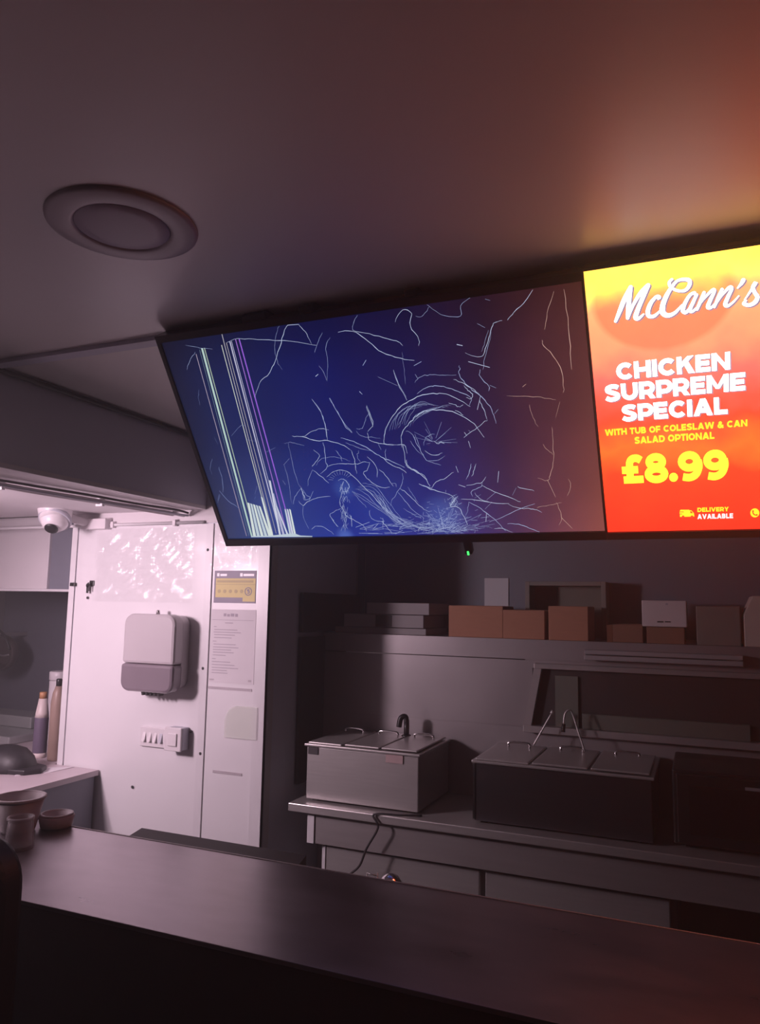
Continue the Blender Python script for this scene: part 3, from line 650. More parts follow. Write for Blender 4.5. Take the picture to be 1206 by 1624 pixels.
# delivery van and phone pictograms
def ix(x, y): return t2(1010+x/6.153, 780+y/6.153)
def flat(pts, y=-.0012): return [(a, y, c) for a, c in (ix(*p) for p in pts)]
b = B(); b.poly(flat([(420, 190), (430, 172), (515, 172), (518, 240), (425, 243)])); b.poly(flat([(512, 178), (535, 178), (560, 205), (566, 238), (514, 240)])); mk('van_pictogram', b, M_tys, rt2, local=True)
M_rd = emit('icon_red', (.70, .05, .016), 1.5)
b = B()
for cx, cy, r in ((455, 240, 13), (542, 240, 13)): b.poly(flat([(cx+r*math.cos(i*PI/8), cy+r*math.sin(i*PI/8)) for i in range(16)], -.0016))
b.poly(flat([(525, 186), (536, 186), (552, 206), (526, 204)], -.0016)); b.poly(flat([(418, 190), (462, 190), (462, 196), (418, 196)], -.0016)); b.poly(flat([(418, 210), (446, 210), (446, 216), (418, 216)], -.0016))
mk('van_detail', b, M_rd, rt2, local=True)
b = B(); b.poly(flat([(1155+44*math.cos(i*PI/16), 203+44*math.sin(i*PI/16)) for i in range(32)])); mk('phone_badge', b, M_tys, rt2, local=True)
b = B(); q = [ix(*p) for p in ((1136, 180), (1138, 205), (1155, 222), (1178, 224))]
ribbon(b, [(v.x, v.y) for v in smooth([Vector((a, c, 0)) for a, c in q], 4)], .0024, -.0016)
for (x, y) in ((1137, 185), (1174, 222)): b.poly(flat([(x+9*math.cos(i*PI/5), y+9*math.sin(i*PI/5)) for i in range(10)], -.00165))
mk('phone_handset', b, M_rd, rt2, local=True)

# ================================================================== CEILING
cc = (onZ(195, 357, CZ))
rl = thing('ceiling_light', (cc.x, cc.y, CZ), 'round flush ceiling light, unlit, left of the televisions', 'lamp')
mk('ring', B().lathe([(.135, 0), (.134, -.004), (.126, -.007), (.092, -.008), (.086, -.006), (.084, -.001)], (cc.x, cc.y, CZ), 48), M_ceil2, rl)
mk('diffuser', B().lathe([(.086, -.003), (.083, -.006), (.06, -.008), (.02, -.009)], (cc.x, cc.y, CZ), 48), M_ceil3, rl)
b = B(); pts = [onX(px, py, SX+.012) for px, py in ((-60, 565), (30, 592), (110, 622), (200, 655), (290, 684), (380, 712))]
pts = [Vector((SX+.012, p.y, min(p.z, CZ-.014))) for p in pts]
b.tube(smooth(pts, 4), .0085, 8); solo('ceiling_cable', b, M_rubber, 'thick black cable along the top of the dark duct', 'cable')

# ================================================================== ALONG THE DUCT
b = B(); pts = [onX(px, py, SX-.03) for px, py in ((-60, 754), (0, 769), (60, 782), (159, 794), (255, 811), (345, 826))]
P = [onZ(px, py, 1.972) for px, py in ((-60, 757), (0, 769), (60, 780), (159, 796), (255, 812), (322, 822))]
pr = thing('conduit_pipe', P[0], 'round grey conduit running under the duct edge', 'pipe')
mk('tube', B().tube(smooth(P, 3), .010, 10), M_pipe, pr)
for k in (1, 3): mk('pipe_clip', B().box(P[k].x-.016, P[k].x+.016, P[k].y-.006, P[k].y+.006, 1.955, 1.986), M_trimw, pr)
for j, (dx, dz) in enumerate(((-.055, -.008), (-.07, -.02), (-.052, -.026))):
    q = smooth([(P[1].x+(P[-1].x-P[1].x)*(y_-P[1].y)/(P[-1].y-P[1].y)+dx+.13+random.uniform(-.004, .004), y_, 1.985+dz+random.uniform(-.006, .002)) for y_ in (1.2, 1.5, 1.8, 2.05, 2.3, 2.5, 2.585)], 5)
    solo('loose_cable', B().tube(q, .0045, 7), (M_rubber, M_pipe, M_greyp)[j], ('black thin cable sagging beside the conduit pipe', 'brownish thin cable lowest beside the conduit pipe', 'grey thin cable tucked beside the conduit pipe')[j], 'cable')
z_ = onY(183, 833, PY).z
pr = thing('wall_conduit', (-2.7, PY-.012, z_), 'thin white conduit across the top of the white panel', 'pipe')
mk('tube', B().tube([(-3.4, PY-.012, z_), (-1.9, PY-.012, z_)], .007, 8), M_trimw, pr)
for px in (183, 281):
    x = onY(px, 833, PY).x; mk('pipe_clip', B().box(x-.008, x+.008, PY-.024, PY, z_-.014, z_+.014, .002), M_plast, pr)
# turret camera
cp = onY(88, 822, 2.42)
rc = thing('security_camera', (cp.x, cp.y, cp.z), 'white turret security camera under the duct, above the bottles', 'camera')
def facing(o, d, upv=(0, 0, 1)):
    d = Vector(d).normalized(); o.rotation_euler = d.to_track_quat('Z', 'Y').to_euler()
b = B(); prof = [(.001, .046), (.018, .044), (.032, .036), (.044, .018), (.047, 0), (.044, -.018), (.036, -.030)]
b.lathe(prof, (0, 0, 0), 28); ball = mk('housing', b, M_plast, rc, local=True)
b = B(); b.lathe([(.047, .036), (.052, .030), (.054, .0), (.050, -.034), (.034, -.05)], (0, 0, 0), 28); hd = None; b.bm.free()
b = B(); b.lathe([(.051, -.004), (.0535, .004), (.051, .012)], (0, 0, 0), 28); ringo = mk('collar', b, M_greyp, rc, local=True)
b = B(); b.lathe([(.022, .0455), (.021, .049), (.012, .051)], (0, 0, 0), 20); lens = mk('lens_window', b, M_black, rc, local=True)
for q in (ball, ringo, lens): q.scale = (1.3,)*3
for q in (ball, ringo, lens): facing(q, (.25, -.55, -.8))
b = B(); b.lathe([(.053, -.052), (.055, -.03), (.048, .004)], (0, 0, 0), 28); dome = mk('base_dome', b, M_plast, rc, local=True); dome.scale = (1.3,)*3; facing(dome, (.25, -.15, -1))
x_ = cp.x; zc = cp.z
b = B(); b.tube([(x_, cp.y+.03, zc+.02), (x_+.03, PY-.05, zc-.002), (x_+.06, PY-.005, zc-.004)], .02, 12); mk('arm', b, M_plast, rc)
mk('junction_box', B().box(x_+.02, x_+.15, PY-.045, PY-.001, zc-.035, zc+.012, .004), M_plast, rc)

# ================================================================== ON THE WHITE PANEL
def pq(px, py, d=0.0): return onY(px, py, PY-.004-d)
# crinkled clear film over the top of the panel
fm = bpy.data.materials.new('clear_film'); fm.use_nodes = True; nt = fm.node_tree; nt.nodes.remove(nt.nodes['Principled BSDF'])
tr = nt.nodes.new('ShaderNodeBsdfTransparent'); gl = nt.nodes.new('ShaderNodeBsdfGlossy'); gl.inputs['Roughness'].default_value = .05
nz = nt.nodes.new('ShaderNodeTexNoise'); nz.inputs['Scale'].default_value = 22; bp = nt.nodes.new('ShaderNodeBump'); bp.inputs['Strength'].default_value = .2; bp.inputs['Distance'].default_value = .01
nt.links.new(nz.outputs[0], bp.inputs['Height']); nt.links.new(bp.outputs[0], gl.inputs['Normal'])
ms = nt.nodes.new('ShaderNodeMixShader'); ms.inputs[0].default_value = .06; nt.links.new(tr.outputs[0], ms.inputs[1]); nt.links.new(gl.outputs[0], ms.inputs[2]); nt.links.new(ms.outputs[0], nt.nodes['Material Output'].inputs['Surface'])
def film(x0, x1, z0, z1, label):
    b = B(); nx, nz_ = 26, 16
    g = [[b.bm.verts.new((x0+(x1-x0)*i/nx, PY-.0165+random.uniform(-.0032, .0032)+.003*math.sin(i*.7+j*1.1), z0+(z1-z0)*j/nz_)) for i in range(nx+1)] for j in range(nz_+1)]
    for j in range(nz_):
        for i in range(nx): b.bm.faces.new((g[j][i], g[j][i+1], g[j+1][i+1])); b.bm.faces.new((g[j][i], g[j+1][i+1], g[j+1][i]))
    solo('clear_film', b, fm, label, 'film')
a, c = pq(150, 962), pq(312, 842); film(a.x, c.x, pq(230, 955).z, PT-.012, 'crinkled clear film over the top of the wide white panel')
a, c = pq(336, 900), pq(410, 880); film(a.x, c.x, pq(370, 902).z, PT-.012, 'crinkled clear film over the top of the narrow white panel')
# paper towel dispenser
c0, c1 = pq(199, 970), pq(283, 970); zt_, zbm = pq(240, 968).z, pq(240, 1105).z; zmid = pq(240, 1054).z
DX0, DX1 = pq(198, 1000, .10).x, pq(279, 1000, .10).x
DXB0, DXB1 = DX0-.003, DX1-.004
Yb, Yf = PY-.004, PY-.112
ZT, ZB = onY(240, 974, Yf).z, onY(240, 1099, Yf).z
ZM = onY(240, 1054, Yf).z
rd = thing('towel_dispenser', ((DX0+DX1)/2, Yb, ZB), 'white and grey paper towel dispenser on the white panel', 'dispenser')
def rr_prism(x0, x1, y0, y1, z0, z1, rad, bev, roundtop=True, roundbot=True):
    pts = []
    for (cx, cz, a0, on) in ((x1-rad, z1-rad, 0, roundtop), (x0+rad, z1-rad, 90, roundtop), (x0+rad, z0+rad, 180, roundbot), (x1-rad, z0+rad, 270, roundbot)):
        if on:
            for i in range(7): a = math.radians(a0+15*i); pts.append((cx+rad*math.cos(a), y0, cz+rad*math.sin(a)))
        else: pts.append((x1 if a0 in (0, 270) else x0, y0, z1 if a0 < 180 else z0))
    return B().prism(pts, (0, y1-y0, 0), bev)
mk('back_plate', rr_prism(DXB0, DXB1, Yb-.05, Yb, ZB+.012, ZT-.004, .042, .004), M_disp, rd)
mk('upper_cover', rr_prism(DX0, DX1, Yf, Yb-.045, ZM+.001, ZT, .042, .012, True, False), M_disp, rd)
mk('lower_cover', rr_prism(DX0-.003, DX1+.001, Yf-.002, Yb-.045, ZB, ZM, .04, .012, False, True), M_dispg, rd)
xm = (DX0+DX1)/2
mk('lock_button', B().lathe([(.008, 0), (.008, .014), (.005, .018)], (xm-.005, Yf+.06, ZT-.001), 16), M_chrome, rd)
b = B()
for k in range(5): x = xm-.04+k*.02; b.prism([(x-.008, Yf+.03, ZB+.004), (x+.008, Yf+.03, ZB+.004), (x+.003, Yf+.03, ZB-.016), (x-.003, Yf+.03, ZB-.016)], (0, .03, 0))
mk('paper_teeth', b, M_gap, rd)
# switch bank and isolator
p0, p1 = pq(226, 1151), pq(268, 1190)
rs = thing('switch_panel', ((p0.x+p1.x)/2, Yb, p1.z), 'white four gang light switch plate below the towel dispenser', 'switch')
mk('plate', B().box(p0.x, p1.x, Yb-.012, Yb, p1.z+.008, p0.z, .003), M_plast, rs)
for k in range(4):
    x = p0.x+.018+k*(p1.x-p0.x-.03)/4+.006; zz = (p0.z+p1.z)/2+.004
    mk('rocker', B().prism([(x-.007, Yb-.012, zz+.018), (x-.007, Yb-.014, zz-.018), (x-.007, Yb-.024, zz-.018)], (.014, 0, 0)), (M_plast if k < 3 else M_greyp), rs)
p0, p1 = pq(265, 1156, .05), pq(283, 1190, .05)
ri = thing('isolator_switch', ((p0.x+p1.x)/2, Yb, p1.z), 'bulky grey isolator switch box beside the four gang switch', 'switch')
X1 = p1.x+.012
mk('box', B().box(p0.x-.004, X1, Yb-.045, Yb, p1.z-.004, p0.z+.006, .004), M_greyp, ri)
mk('face_plate', B().box(p0.x-.008, p1.x+.012, Yb-.054, Yb-.045, p1.z-.006, p0.z+.008, .003), M_plast, ri)
mk('rocker', B().box(p0.x+.012, p1.x-.006, Yb-.060, Yb-.053, p1.z+.014, p0.z-.014, .003), M_plast, ri)
# hook with keys
p = pq(146, 930)
rk = thing('key_hook', (p.x, Yb, p.z), 'small black hook with keys high on the white panel', 'hook')
mk('plate', B().box(p.x-.012, p.x+.014, Yb-.006, Yb, p.z+.002, p.z+.026, .003), M_black, rk)
b = B(); b.tube(smooth([(p.x, Yb-.006, p.z+.012), (p.x, Yb-.025, p.z+.004), (p.x, Yb-.022, p.z+.016)], 4), .003, 7); mk('hook', b, M_black, rk)
b = B(); b.box(p.x-.015, p.x-.004, Yb-.018, Yb-.014, p.z-.030, p.z+.004, .001); b.lathe([(.009, -.018), (.009, -.014)], (p.x-.009, Yb, p.z+.004), 12, 'y'); mk('key', b, M_black, rk)
mk('key', B().box(p.x+.0, p.x+.006, Yb-.02, Yb-.016, p.z-.022, p.z+.004, .001), M_gap, rk)
p = pq(119, 927)
solo('door_latch', B().box(p.x-.016, p.x+.012, PY-.02, PY-.0045, p.z-.008, p.z+.008, .002), M_black, 'small black latch on the left edge of the white panel', 'latch')
# notices
def sheet(px0, py0, px1, py1, y):
    a, c = onY(px0, py0, y), onY(px1, py1, y); return a.x, c.x, c.z, a.z
y_n = PY-.006
xa0, xa1, za0, za1 = sheet(341, 905, 405, 957, y_n)
rn = thing('rating_notice', (xa0, PY-.004, za0), 'yellow and dark rating sticker taped high on the narrow white panel', 'notice')
mk('backing', B().box(xa0, xa1, PY-.006, PY-.0042, za0, za1), M_notd, rn)
wx, wz = xa1-xa0, za1-za0
mk('yellow_field', B().box(xa0+wx*.04, xa1-.002, PY-.0066, PY-.006, za0+wz*.17, za0+wz*.76), M_noty, rn)
mk('yellow_tab', B().box(xa0+wx*.70, xa1-.002, PY-.0066, PY-.006, za0+wz*.05, za0+wz*.17), M_noty, rn)
b = B(); b.box(xa0+wx*.07, xa1-wx*.06, PY-.0071, PY-.0066, za0+wz*.63, za0+wz*.70); b.box(xa0+wx*.04, xa1-.004, PY-.0071, PY-.0066, za0+wz*.565, za0+wz*.58)
mk('printed_line', b, M_noto, rn)
for k in range(5):
    x = xa0+wx*(.13+k*.135); mk('rating_dot', B().lathe([(.0075, 0), (.0075, -.0006)], (x, PY-.0066, za0+wz*.36), 16, 'y'), M_noto, rn)
x = xa0+wx*.83; b = B()
n = 24
for i in range(n):
    a, c = 2*PI*i/n, 2*PI*(i+1)/n
    b.poly([(x+r*math.cos(t_), PY-.0076, za0+wz*.36+r*math.sin(t_)) for r, t_ in ((.017, a), (.017, c), (.0135, c), (.0135, a))])
mk('rating_ring', b, M_notd, rn)
b = B(); old = rn
o5 = lettering('rating_number', '5', M_notd, rn, lambda u, v: (.8*.016*(u-.5)+x-rn.location.x, (v-.5)*.018+za0+wz*.36-rn.location.z), -.0036)
for u0, u1, v0, v1 in ((.06, .12, .82, .92), (.14, .30, .83, .90), (.62, .68, .82, .92), (.70, .95, .83, .90)): mk('header_print', B().box(xa0+wx*u0, xa0+wx*u1, PY-.0066, PY-.006, za0+wz*v0, za0+wz*v1), M_plast, rn)
xa0, xa1, za0, za1 = sheet(336, 966, 402, 1086, y_n)
rn = thing('paper_notice', (xa0, PY-.004, za0), 'white printed notice sheet below the yellow rating sticker', 'notice')
mk('sheet', B().box(xa0, xa1, PY-.0058, PY-.0042, za0, za1), M_paper, rn)
wx, wz = xa1-xa0, za1-za0
def ln(b, u0, u1, v, t_=.0022): b.box(xa0+wx*u0, xa0+wx*u1, PY-.0062, PY-.0058, za1-wz*v-t_/2, za1-wz*v+t_/2)
b = B(); ln(b, .28, .34, .075, .012); ln(b, .36, .42, .08, .010); ln(b, .44, .52, .075, .012); ln(b, .54, .60, .078, .012); mk('printed_title', b, M_inkl, rn)
b = B(); ln(b, .02, .95, .145, .0015); ln(b, .32, .50, .185, .003); mk('printed_rule', b, M_inkl, rn)
rows = [(.24, .07, .13), (.28, .08, .60), (.315, .07, .68), (.35, .08, .55), (.39, .08, .48), (.44, .06, .14), (.48, .08, .58), (.52, .07, .64), (.555, .07, .48), (.59, .07, .54), (.63, .07, .36), (.68, .06, .14), (.72, .06, .47), (.76, .06, .57), (.80, .06, .65), (.835, .06, .40), (.87, .06, .42)]
for v, u0, u1 in rows: b = B(); ln(b, u0, u1, v, .0028); mk('printed_line', b, M_inkl, rn)
b = B(); ln(b, .02, .12, .965, .006); ln(b, .88, .95, .955, .008); mk('tape_corner', b, M_tape, rn)
a, c = pq(330, 1090), pq(400, 1094)
solo('tape_strip', B().box(a.x, c.x, PY-.006, PY-.0042, (a.z+c.z)/2-.006, (a.z+c.z)/2+.004), M_tape, 'smudged tape strip right below the printed notice', 'tape')
a, c = pq(338, 1222), pq(384, 1228)
solo('tape_strip', B().box(a.x, c.x, PY-.006, PY-.0042, (a.z+c.z)/2-.007, (a.z+c.z)/2+.003), M_tape, 'smudged tape strip low under the clear pocket', 'tape')
xa0, xa1, za0, za1 = sheet(359, 1118, 408, 1174, y_n)
pts = []
rad = .06
for i in range(9): t_ = math.radians(90+10.0*i+10); pts.append((xa0+rad+rad*math.cos(t_), PY-.0045, za1-rad+rad*math.sin(t_)))
pts = [(xa1, PY-.0045, za1)]+pts+[(xa0, PY-.0045, za0), (xa1, PY-.0045, za0)]
solo('leaflet_pocket', B().prism(pts, (0, -.01, 0), .002), M_clear, 'clear plastic pocket with rounded corner on the narrow panel', 'pocket')
for px0, px1, py, hh in ((134, 148, 1216, .006), (120, 136, 1214, .003)):
    pass

# ================================================================== LEFT KITCHEN CORNER
LZ, LXR = .885, -2.38
rl_ = thing('side_counter', (-3.1, 1.6, 0), 'side counter with pale top along the left, ending at the white panel', 'counter')
b = B(); b.box(XL+.005, LXR, .2, PY-.012, LZ-.022, LZ); b.box(XL+.005, -2.63, PY-.012, YB-.005, LZ-.022, LZ)
mk('worktop', b, M_worktl, rl_)
mk('body', B().box(XL+.02, LXR-.015, .22, PY-.02, .08, LZ-.022), M_blueg, rl_)
mk('plinth', B().box(XL+.02, LXR-.06, .25, PY-.03, 0, .08), M_dark, rl_)
# hood above, grey opening below
hx = onY(76, 900, 2.72).x; hz_ = onY(60, 934, 2.72).z
rh = thing('extractor_hood', (-3.4, 2.9, hz_), 'pale extractor hood front over the dark cooking corner', 'hood')
mk('front', B().box(XL+.01, hx, 2.72, 2.74, hz_, 2.0, .003), M_under, rh)
mk('return_panel', B().box(hx, -2.625, 2.735, 2.75, hz_, 2.0), M_blueg, rh)
mk('lower_lip', B().box(XL+.01, -2.625, 2.715, 2.745, hz_-.012, hz_, .002), M_trimw, rh)
mk('canopy', B().box(XL+.01, -2.625, 2.745, YB-.005, hz_+.12, hz_+.14), M_steeld, rh)
struct('trim_3', B().box(XL+.005, -2.63, YB-.02, YB-.003, LZ, 2.0), M_blueg)
# griddle steps
rg_ = thing('griddle', (-3.5, 3.05, LZ), 'pale steel griddle with stepped back at the far end of side counter', 'griddle')
mk('bed', B().box(XL+.02, -3.15, 2.80, 3.2, LZ, LZ+.04, .006), M_sink, rg_)
mk('splash_back', B().box(XL+.02, -3.25, 3.02, 3.2, LZ+.04, LZ+.10, .006), M_sink, rg_)
# pan hanging on the back
p = onY(15, 1035, 3.22)
rp_ = thing('frying_pan', (p.x, 3.3, p.z), 'dark frying pan with curved handle hanging under the hood', 'pan')
M_pan = mat('dark_pan', (.05, .035, .035), .45, var=.1)
mk('bowl', B().lathe([(.10, .03), (.135, 0), (.14, -.05), (.132, -.05), (.125, -.004), (.09, .02)], (p.x-.06, 3.22, p.z), 32, 'y', 1, .75), M_pan, rp_)
b = B(); b.tube(smooth([(p.x-.08, 3.17, p.z+.10), (p.x-.03, 3.15, p.z+.13), (p.x+.03, 3.15, p.z+.10), (p.x+.07, 3.16, p.z+.02)], 5), .008, 8); mk('handle', b, M_black, rp_)
b = B(); b.tube(smooth([(p.x-.04, 3.165, p.z+.0), (p.x+.02, 3.155, p.z-.012), (p.x+.07, 3.16, p.z-.005)], 4), .006, 8); mk('pan_highlight', b, M_chrome, rp_)  # bright strip added across the pan as its white highlight
mk('hanger', B().box(p.x-.09, p.x-.07, 3.17, YB-.02, p.z+.09, p.z+.11), M_steeld, rp_)
# bottles (real sizes, standing on the worktop)
def bottle(name, label, x, y, parts, cat='bottle', group=None):
    r = thing(name, (x, y, LZ), label, cat, group)
    for nm, prof, m in parts: mk(nm, B().lathe(prof, (x, y, LZ), 28), m, r)
    return r
p = onZ(62, 1201, LZ); hh = onY(66, 1097, p.y).z-LZ
bottle('sauce_bottle', 'squat sauce bottle with orange cap and dark label, front of the bottles', p.x, p.y, [
 ('body', [(.026, 0), (.030, .004), (.030, .022)], M_bottw), ('label_wrap', [(.030, .022), (.0305, .024), (.0305, hh*.60), (.030, hh*.61)], M_sauce),
 ('shoulder', [(.030, hh*.61), (.028, hh*.68), (.018, hh*.90)], M_bottw), ('cap', [(.0165, hh*.90), (.0165, hh*.995), (.013, hh)], M_cap)])
p2 = onZ(80, 1207, LZ); hh = onY(84, 1078, p2.y).z-LZ
bottle('tall_bottle', 'tall brown bottle behind the orange capped sauce bottle', p2.x, p2.y+.02, [
 ('body', [(.026, 0), (.030, .005), (.030, hh*.72), (.024, hh*.84), (.014, hh*.92)], M_brown), ('cap', [(.013, hh*.92), (.013, hh), (.010, hh+.004)], M_black)])
p3 = onZ(91, 1207, LZ); hh = onY(92, 1080, p3.y).z-LZ
rb = bottle('spray_bottle', 'dark blue trigger bottle against the white panel edge', p3.x-.004, p3.y+.09, [
 ('body', [(.030, 0), (.034, .005), (.034, hh*.66), (.030, hh*.76), (.014, hh*.84)], M_navy)])
mk('trigger_head', B().box(p3.x-.030, p3.x+.022, p3.y+.075, p3.y+.105, LZ+hh*.84, LZ+hh*.95, .006), M_black, rb)
mk('nozzle', B().box(p3.x-.004, p3.x+.004, p3.y+.085, p3.y+.095, LZ+hh*.95, LZ+hh*1.05, .002), M_black, rb)
p4 = onY(92, 1068, 2.95)
hh = onY(92, 1064, 2.95).z-LZ
r4 = bottle('white_jar', 'tall white canister with ridged lid behind the bottles', p4.x+.01, 2.95, [
 ('body', [(.042, 0), (.045, .01), (.045, hh-.05), (.040, hh-.045)], M_plast), ('lid', [(.045, hh-.044), (.047, hh-.04), (.047, hh-.004), (.043, hh)], M_plast)], 'canister')
# dark bundle
p = onZ(28, 1222, LZ)
rb = thing('black_cap', (p.x, p.y, LZ), 'black peaked cap lying on the side counter', 'cap')
b = B(); b.lathe([(.115, 0), (.118, .02), (.105, .055), (.075, .085), (.035, .098), (.004, .10)], (p.x-.06, p.y, LZ), 28, 'z', 1.15, .8); mk('crown', b, M_fabric, rb)
b = B(); b.prism([(p.x+.02, p.y-.075, LZ), (p.x+.10, p.y-.06, LZ), (p.x+.135, p.y, LZ), (p.x+.10, p.y+.06, LZ), (p.x+.02, p.y+.075, LZ)], (0, 0, .022), .006); mk('peak', b, M_fabric, rb)
p = onZ(72, 1222, LZ)
b = B(); b.prism([(p.x-.03, p.y-.13, LZ), (p.x+.05, p.y-.02, LZ), (p.x+.06, p.y+.10, LZ), (p.x-.05, p.y+.02, LZ)], (0, 0, .003)); solo('paper_slip', b, M_paper, 'creased paper slip at the edge of the side counter', 'paper')

# ================================================================== SERVING COUNTER
CT = 1.05; CY0, CY1 = 1.094, 1.478
rc = thing('serving_counter', (0, (CY0+CY1)/2, 0), 'long dark serving counter with worn glossy top in front', 'counter')
mk('top', B().box(-1.93, 1.9, CY0, CY1, CT-.008, CT, .001), M_count, rc)
mk('edge_highlight_strip', B().box(-1.93, 1.9, CY1, CY1+.004, CT-.012, CT+.0015, .0008), M_steeld, rc)  # added strip, catches screen light as the highlight on the far edge
mk('front_panel', B().box(-1.92, 1.89, CY0+.002, CY0+.03, .06, CT-.008), M_cfront, rc)
mk('end_panel', B().box(-1.90, -1.87, CY0+.03, CY1-.02, 0, CT-.008), M_cfront, rc)
mk('end_panel', B().box(1.85, 1.88, CY0+.03, CY1-.02, 0, CT-.008), M_cfront, rc)
mk('plinth', B().box(-1.87, 1.85, CY0+.05, CY1-.05, 0, .06), M_black, rc)
rus = thing('rear_shelf', (0, 1.68, 0), 'low steel shelf hidden along the back of the serving counter', 'shelf')
mk('board', B().box(-1.87, 1.85, CY1+.09, 1.80, .86, .88), M_steeld, rus)
mk('support', B().box(-1.87, 1.85, 1.76, 1.79, 0, .86), M_dark, rus)
lx0 = onY(209, 1325, 1.50).x; lx1 = onY(225, 1313, 1.56); lx2 = onY(486, 1360, 1.56)
zt1 = lx1.z
b = B(); b.prism([(lx0, CY1+.005, CT-.004), (lx1.x, 1.56, zt1), (lx2.x, 1.56, zt1), (lx2.x+.02, CY1+.005, CT-.004)], (0, 0, -.03)); mk('rear_ledge', b, M_dark, rc)
# things peeping over the counter
p = onY(620, 1391, 1.66)
rs_ = thing('steel_shaker', (p.x, 1.66, .88), 'round steel shaker top peeping over the counter edge', 'shaker')
zz = p.z
mk('body', B().lathe([(.024, .88), (.026, .885), (.026, zz-.022)], (p.x, 1.66, 0), 28), M_steel, rs_)
mk('dome_lid', B().lathe([(.0265, zz-.022), (.0255, zz-.010), (.017, zz+.002), (.006, zz+.008), (.003, zz+.009)], (p.x, 1.66, 0), 28), M_chrome, rs_)
p = onY(590, 1386, 1.66); zz = p.z
rs_ = thing('wire_stand', (p.x, 1.66, .88), 'thin wire stand peeping over the counter beside the shaker', 'stand')
b = B(); b.tube([(p.x-.012, 1.66, .885), (p.x-.012, 1.66, zz)], .0014, 6); b.tube([(p.x+.014, 1.66, .885), (p.x+.014, 1.66, zz+.004)], .0014, 6); b.tube([(p.x-.013, 1.66, zz), (p.x+.014, 1.66, zz-.002)], .0014, 6); mk('wire_loop', b, M_steel, rs_)
mk('base', B().box(p.x-.02, p.x+.02, 1.645, 1.675, .88, .886), M_steel, rs_)
# tubs on the counter
def tub(name, label, x, y, prof, m, rim_m=None, cat='tub', group=None):
    r = thing(name, (x, y, CT), label, cat, group)
    mk('body', B().lathe(prof+[(prof[-1][0]-.003, prof[-1][1]), (prof[1][0]-.004, .008)], (x, y, CT), 36), m, r)
    rr_, hh_ = prof[-1]
    b = B(); n = 36; pr_ = [(rr_+.0004, hh_-.004), (rr_+.003, hh_-.003), (rr_+.003, hh_+.002), (rr_-.002, hh_+.003), (rr_-.0026, hh_)]
    rg_ = [[b.bm.verts.new((x+q*math.cos(2*PI*i/n), y+q*math.sin(2*PI*i/n), CT+z)) for i in range(n)] for q, z in pr_]
    for k in range(len(rg_)-1):
        for i in range(n): b.bm.faces.new((rg_[k][i], rg_[k][(i+1) % n], rg_[k+1][(i+1) % n], rg_[k+1][i])).smooth = True
    mk('rim', b, rim_m or m, r)
p = onZ(30, 1322, CT)
tub('food_tub', 'large cream plastic tub at the far left corner of the counter', p.x-.02, p.y+.015, [(.036, 0), (.038, .004), (.056, .078)], M_tub)
p = onZ(95, 1309, CT)
tub('food_tub', 'low cream plastic tub behind the large one on the counter', p.x, p.y-.012, [(.034, 0), (.037, .004), (.042, .026), (.036, .030)], M_tub)
p = onZ(18, 1350, CT)
tub('clear_cup', 'clear plastic cup in front of the large cream tub', p.x, p.y+.02, [(.030, 0), (.031, .003), (.026, .066)], M_cup, cat='cup')

# bar stool whose back hides the counter's near left corner
sp0 = onY(27, 1425, .93)
sxc, syc = sp0.x-.237, .93
rs_ = thing('bar_stool', (sxc, syc-.2, 0), 'black padded bar stool back at the near left corner', 'stool')
pts = []
zt2 = onY(0, 1343, .93).z
for cx_, a0 in ((sxc+.13, 0), (sxc-.13, 90)):
    for i in range(7): a = math.radians(a0+15*i); pts.append((cx_+.07*math.cos(a), .93, zt2-.07+.07*math.sin(a)))
pts += [(sxc-.2, .93, .80), (sxc+.2, .93, .80)]
mk('backrest', B().prism(pts, (0, .05, 0), .012), M_fabric, rs_)
mk('seat', B().box(sxc-.2, sxc+.2, .55, .95, .70, .77, .02), M_fabric, rs_)
mk('back_post', B().box(sxc-.02, sxc+.02, .955, .975, .70, .85), M_steeld, rs_)
for dx in (-.17, .17):
    for dy in (.59, .91): mk('leg', B().tube([(sxc+dx, dy, .70), (sxc+dx*1.15, dy, 0)], .013, 8), M_steeld, rs_)

# ================================================================== BACK WORKTOP
WZ, WY = .847, 2.62; wx0 = -1.475
rw = thing('prep_worktop', (-.2, 2.95, 0), 'steel prep worktop under the bain maries at the back', 'worktop')
mk('slab', B().box(wx0, XR-.01, WY, LWY-.005, WZ-.030, WZ, .003), M_steel, rw)
mk('apron', B().box(onY(489, 1300, WY+.03).x, 1.4, WY+.03, WY+.05, .705, WZ-.030), M_steeld, rw)
mk('apron_lit_edge', B().box(onY(489, 1300, WY+.03).x, onY(489, 1300, WY+.03).x+.028, WY+.024, WY+.03, .705, WZ-.030), M_trimw, rw)  # white strip paints the lit left edge of the steel apron
for x in (-1.40, .6, 2.2): mk('leg', B().box(x-.02, x+.02, LWY-.05, LWY-.01, 0, WZ-.03), M_steeld, rw)
fx0 = onY(516, 1350, 2.70).x
rf = thing('undercounter_fridge', (-.5, 2.95, 0), 'steel undercounter fridge below the prep worktop', 'fridge')
mk('body', B().box(fx0, -.1, 2.70, 2.99, .03, .70), M_steeld, rf)
for k in range(2):
    a = fx0+.012+k*.62; mk('door', B().box(a, a+.60, 2.68, 2.70, .06, .69, .004), M_steel, rf)
mk('fridge_lit_edge', B().box(fx0-.001, fx0+.012, 2.676, 2.70, .04, .70), M_trimw, rf)  # white strip stands for light on the fridge's left edge
for x in (fx0+.04, -.14): mk('foot', B().box(x-.015, x+.015, 2.75, 2.95, 0, .03), M_black, rf)
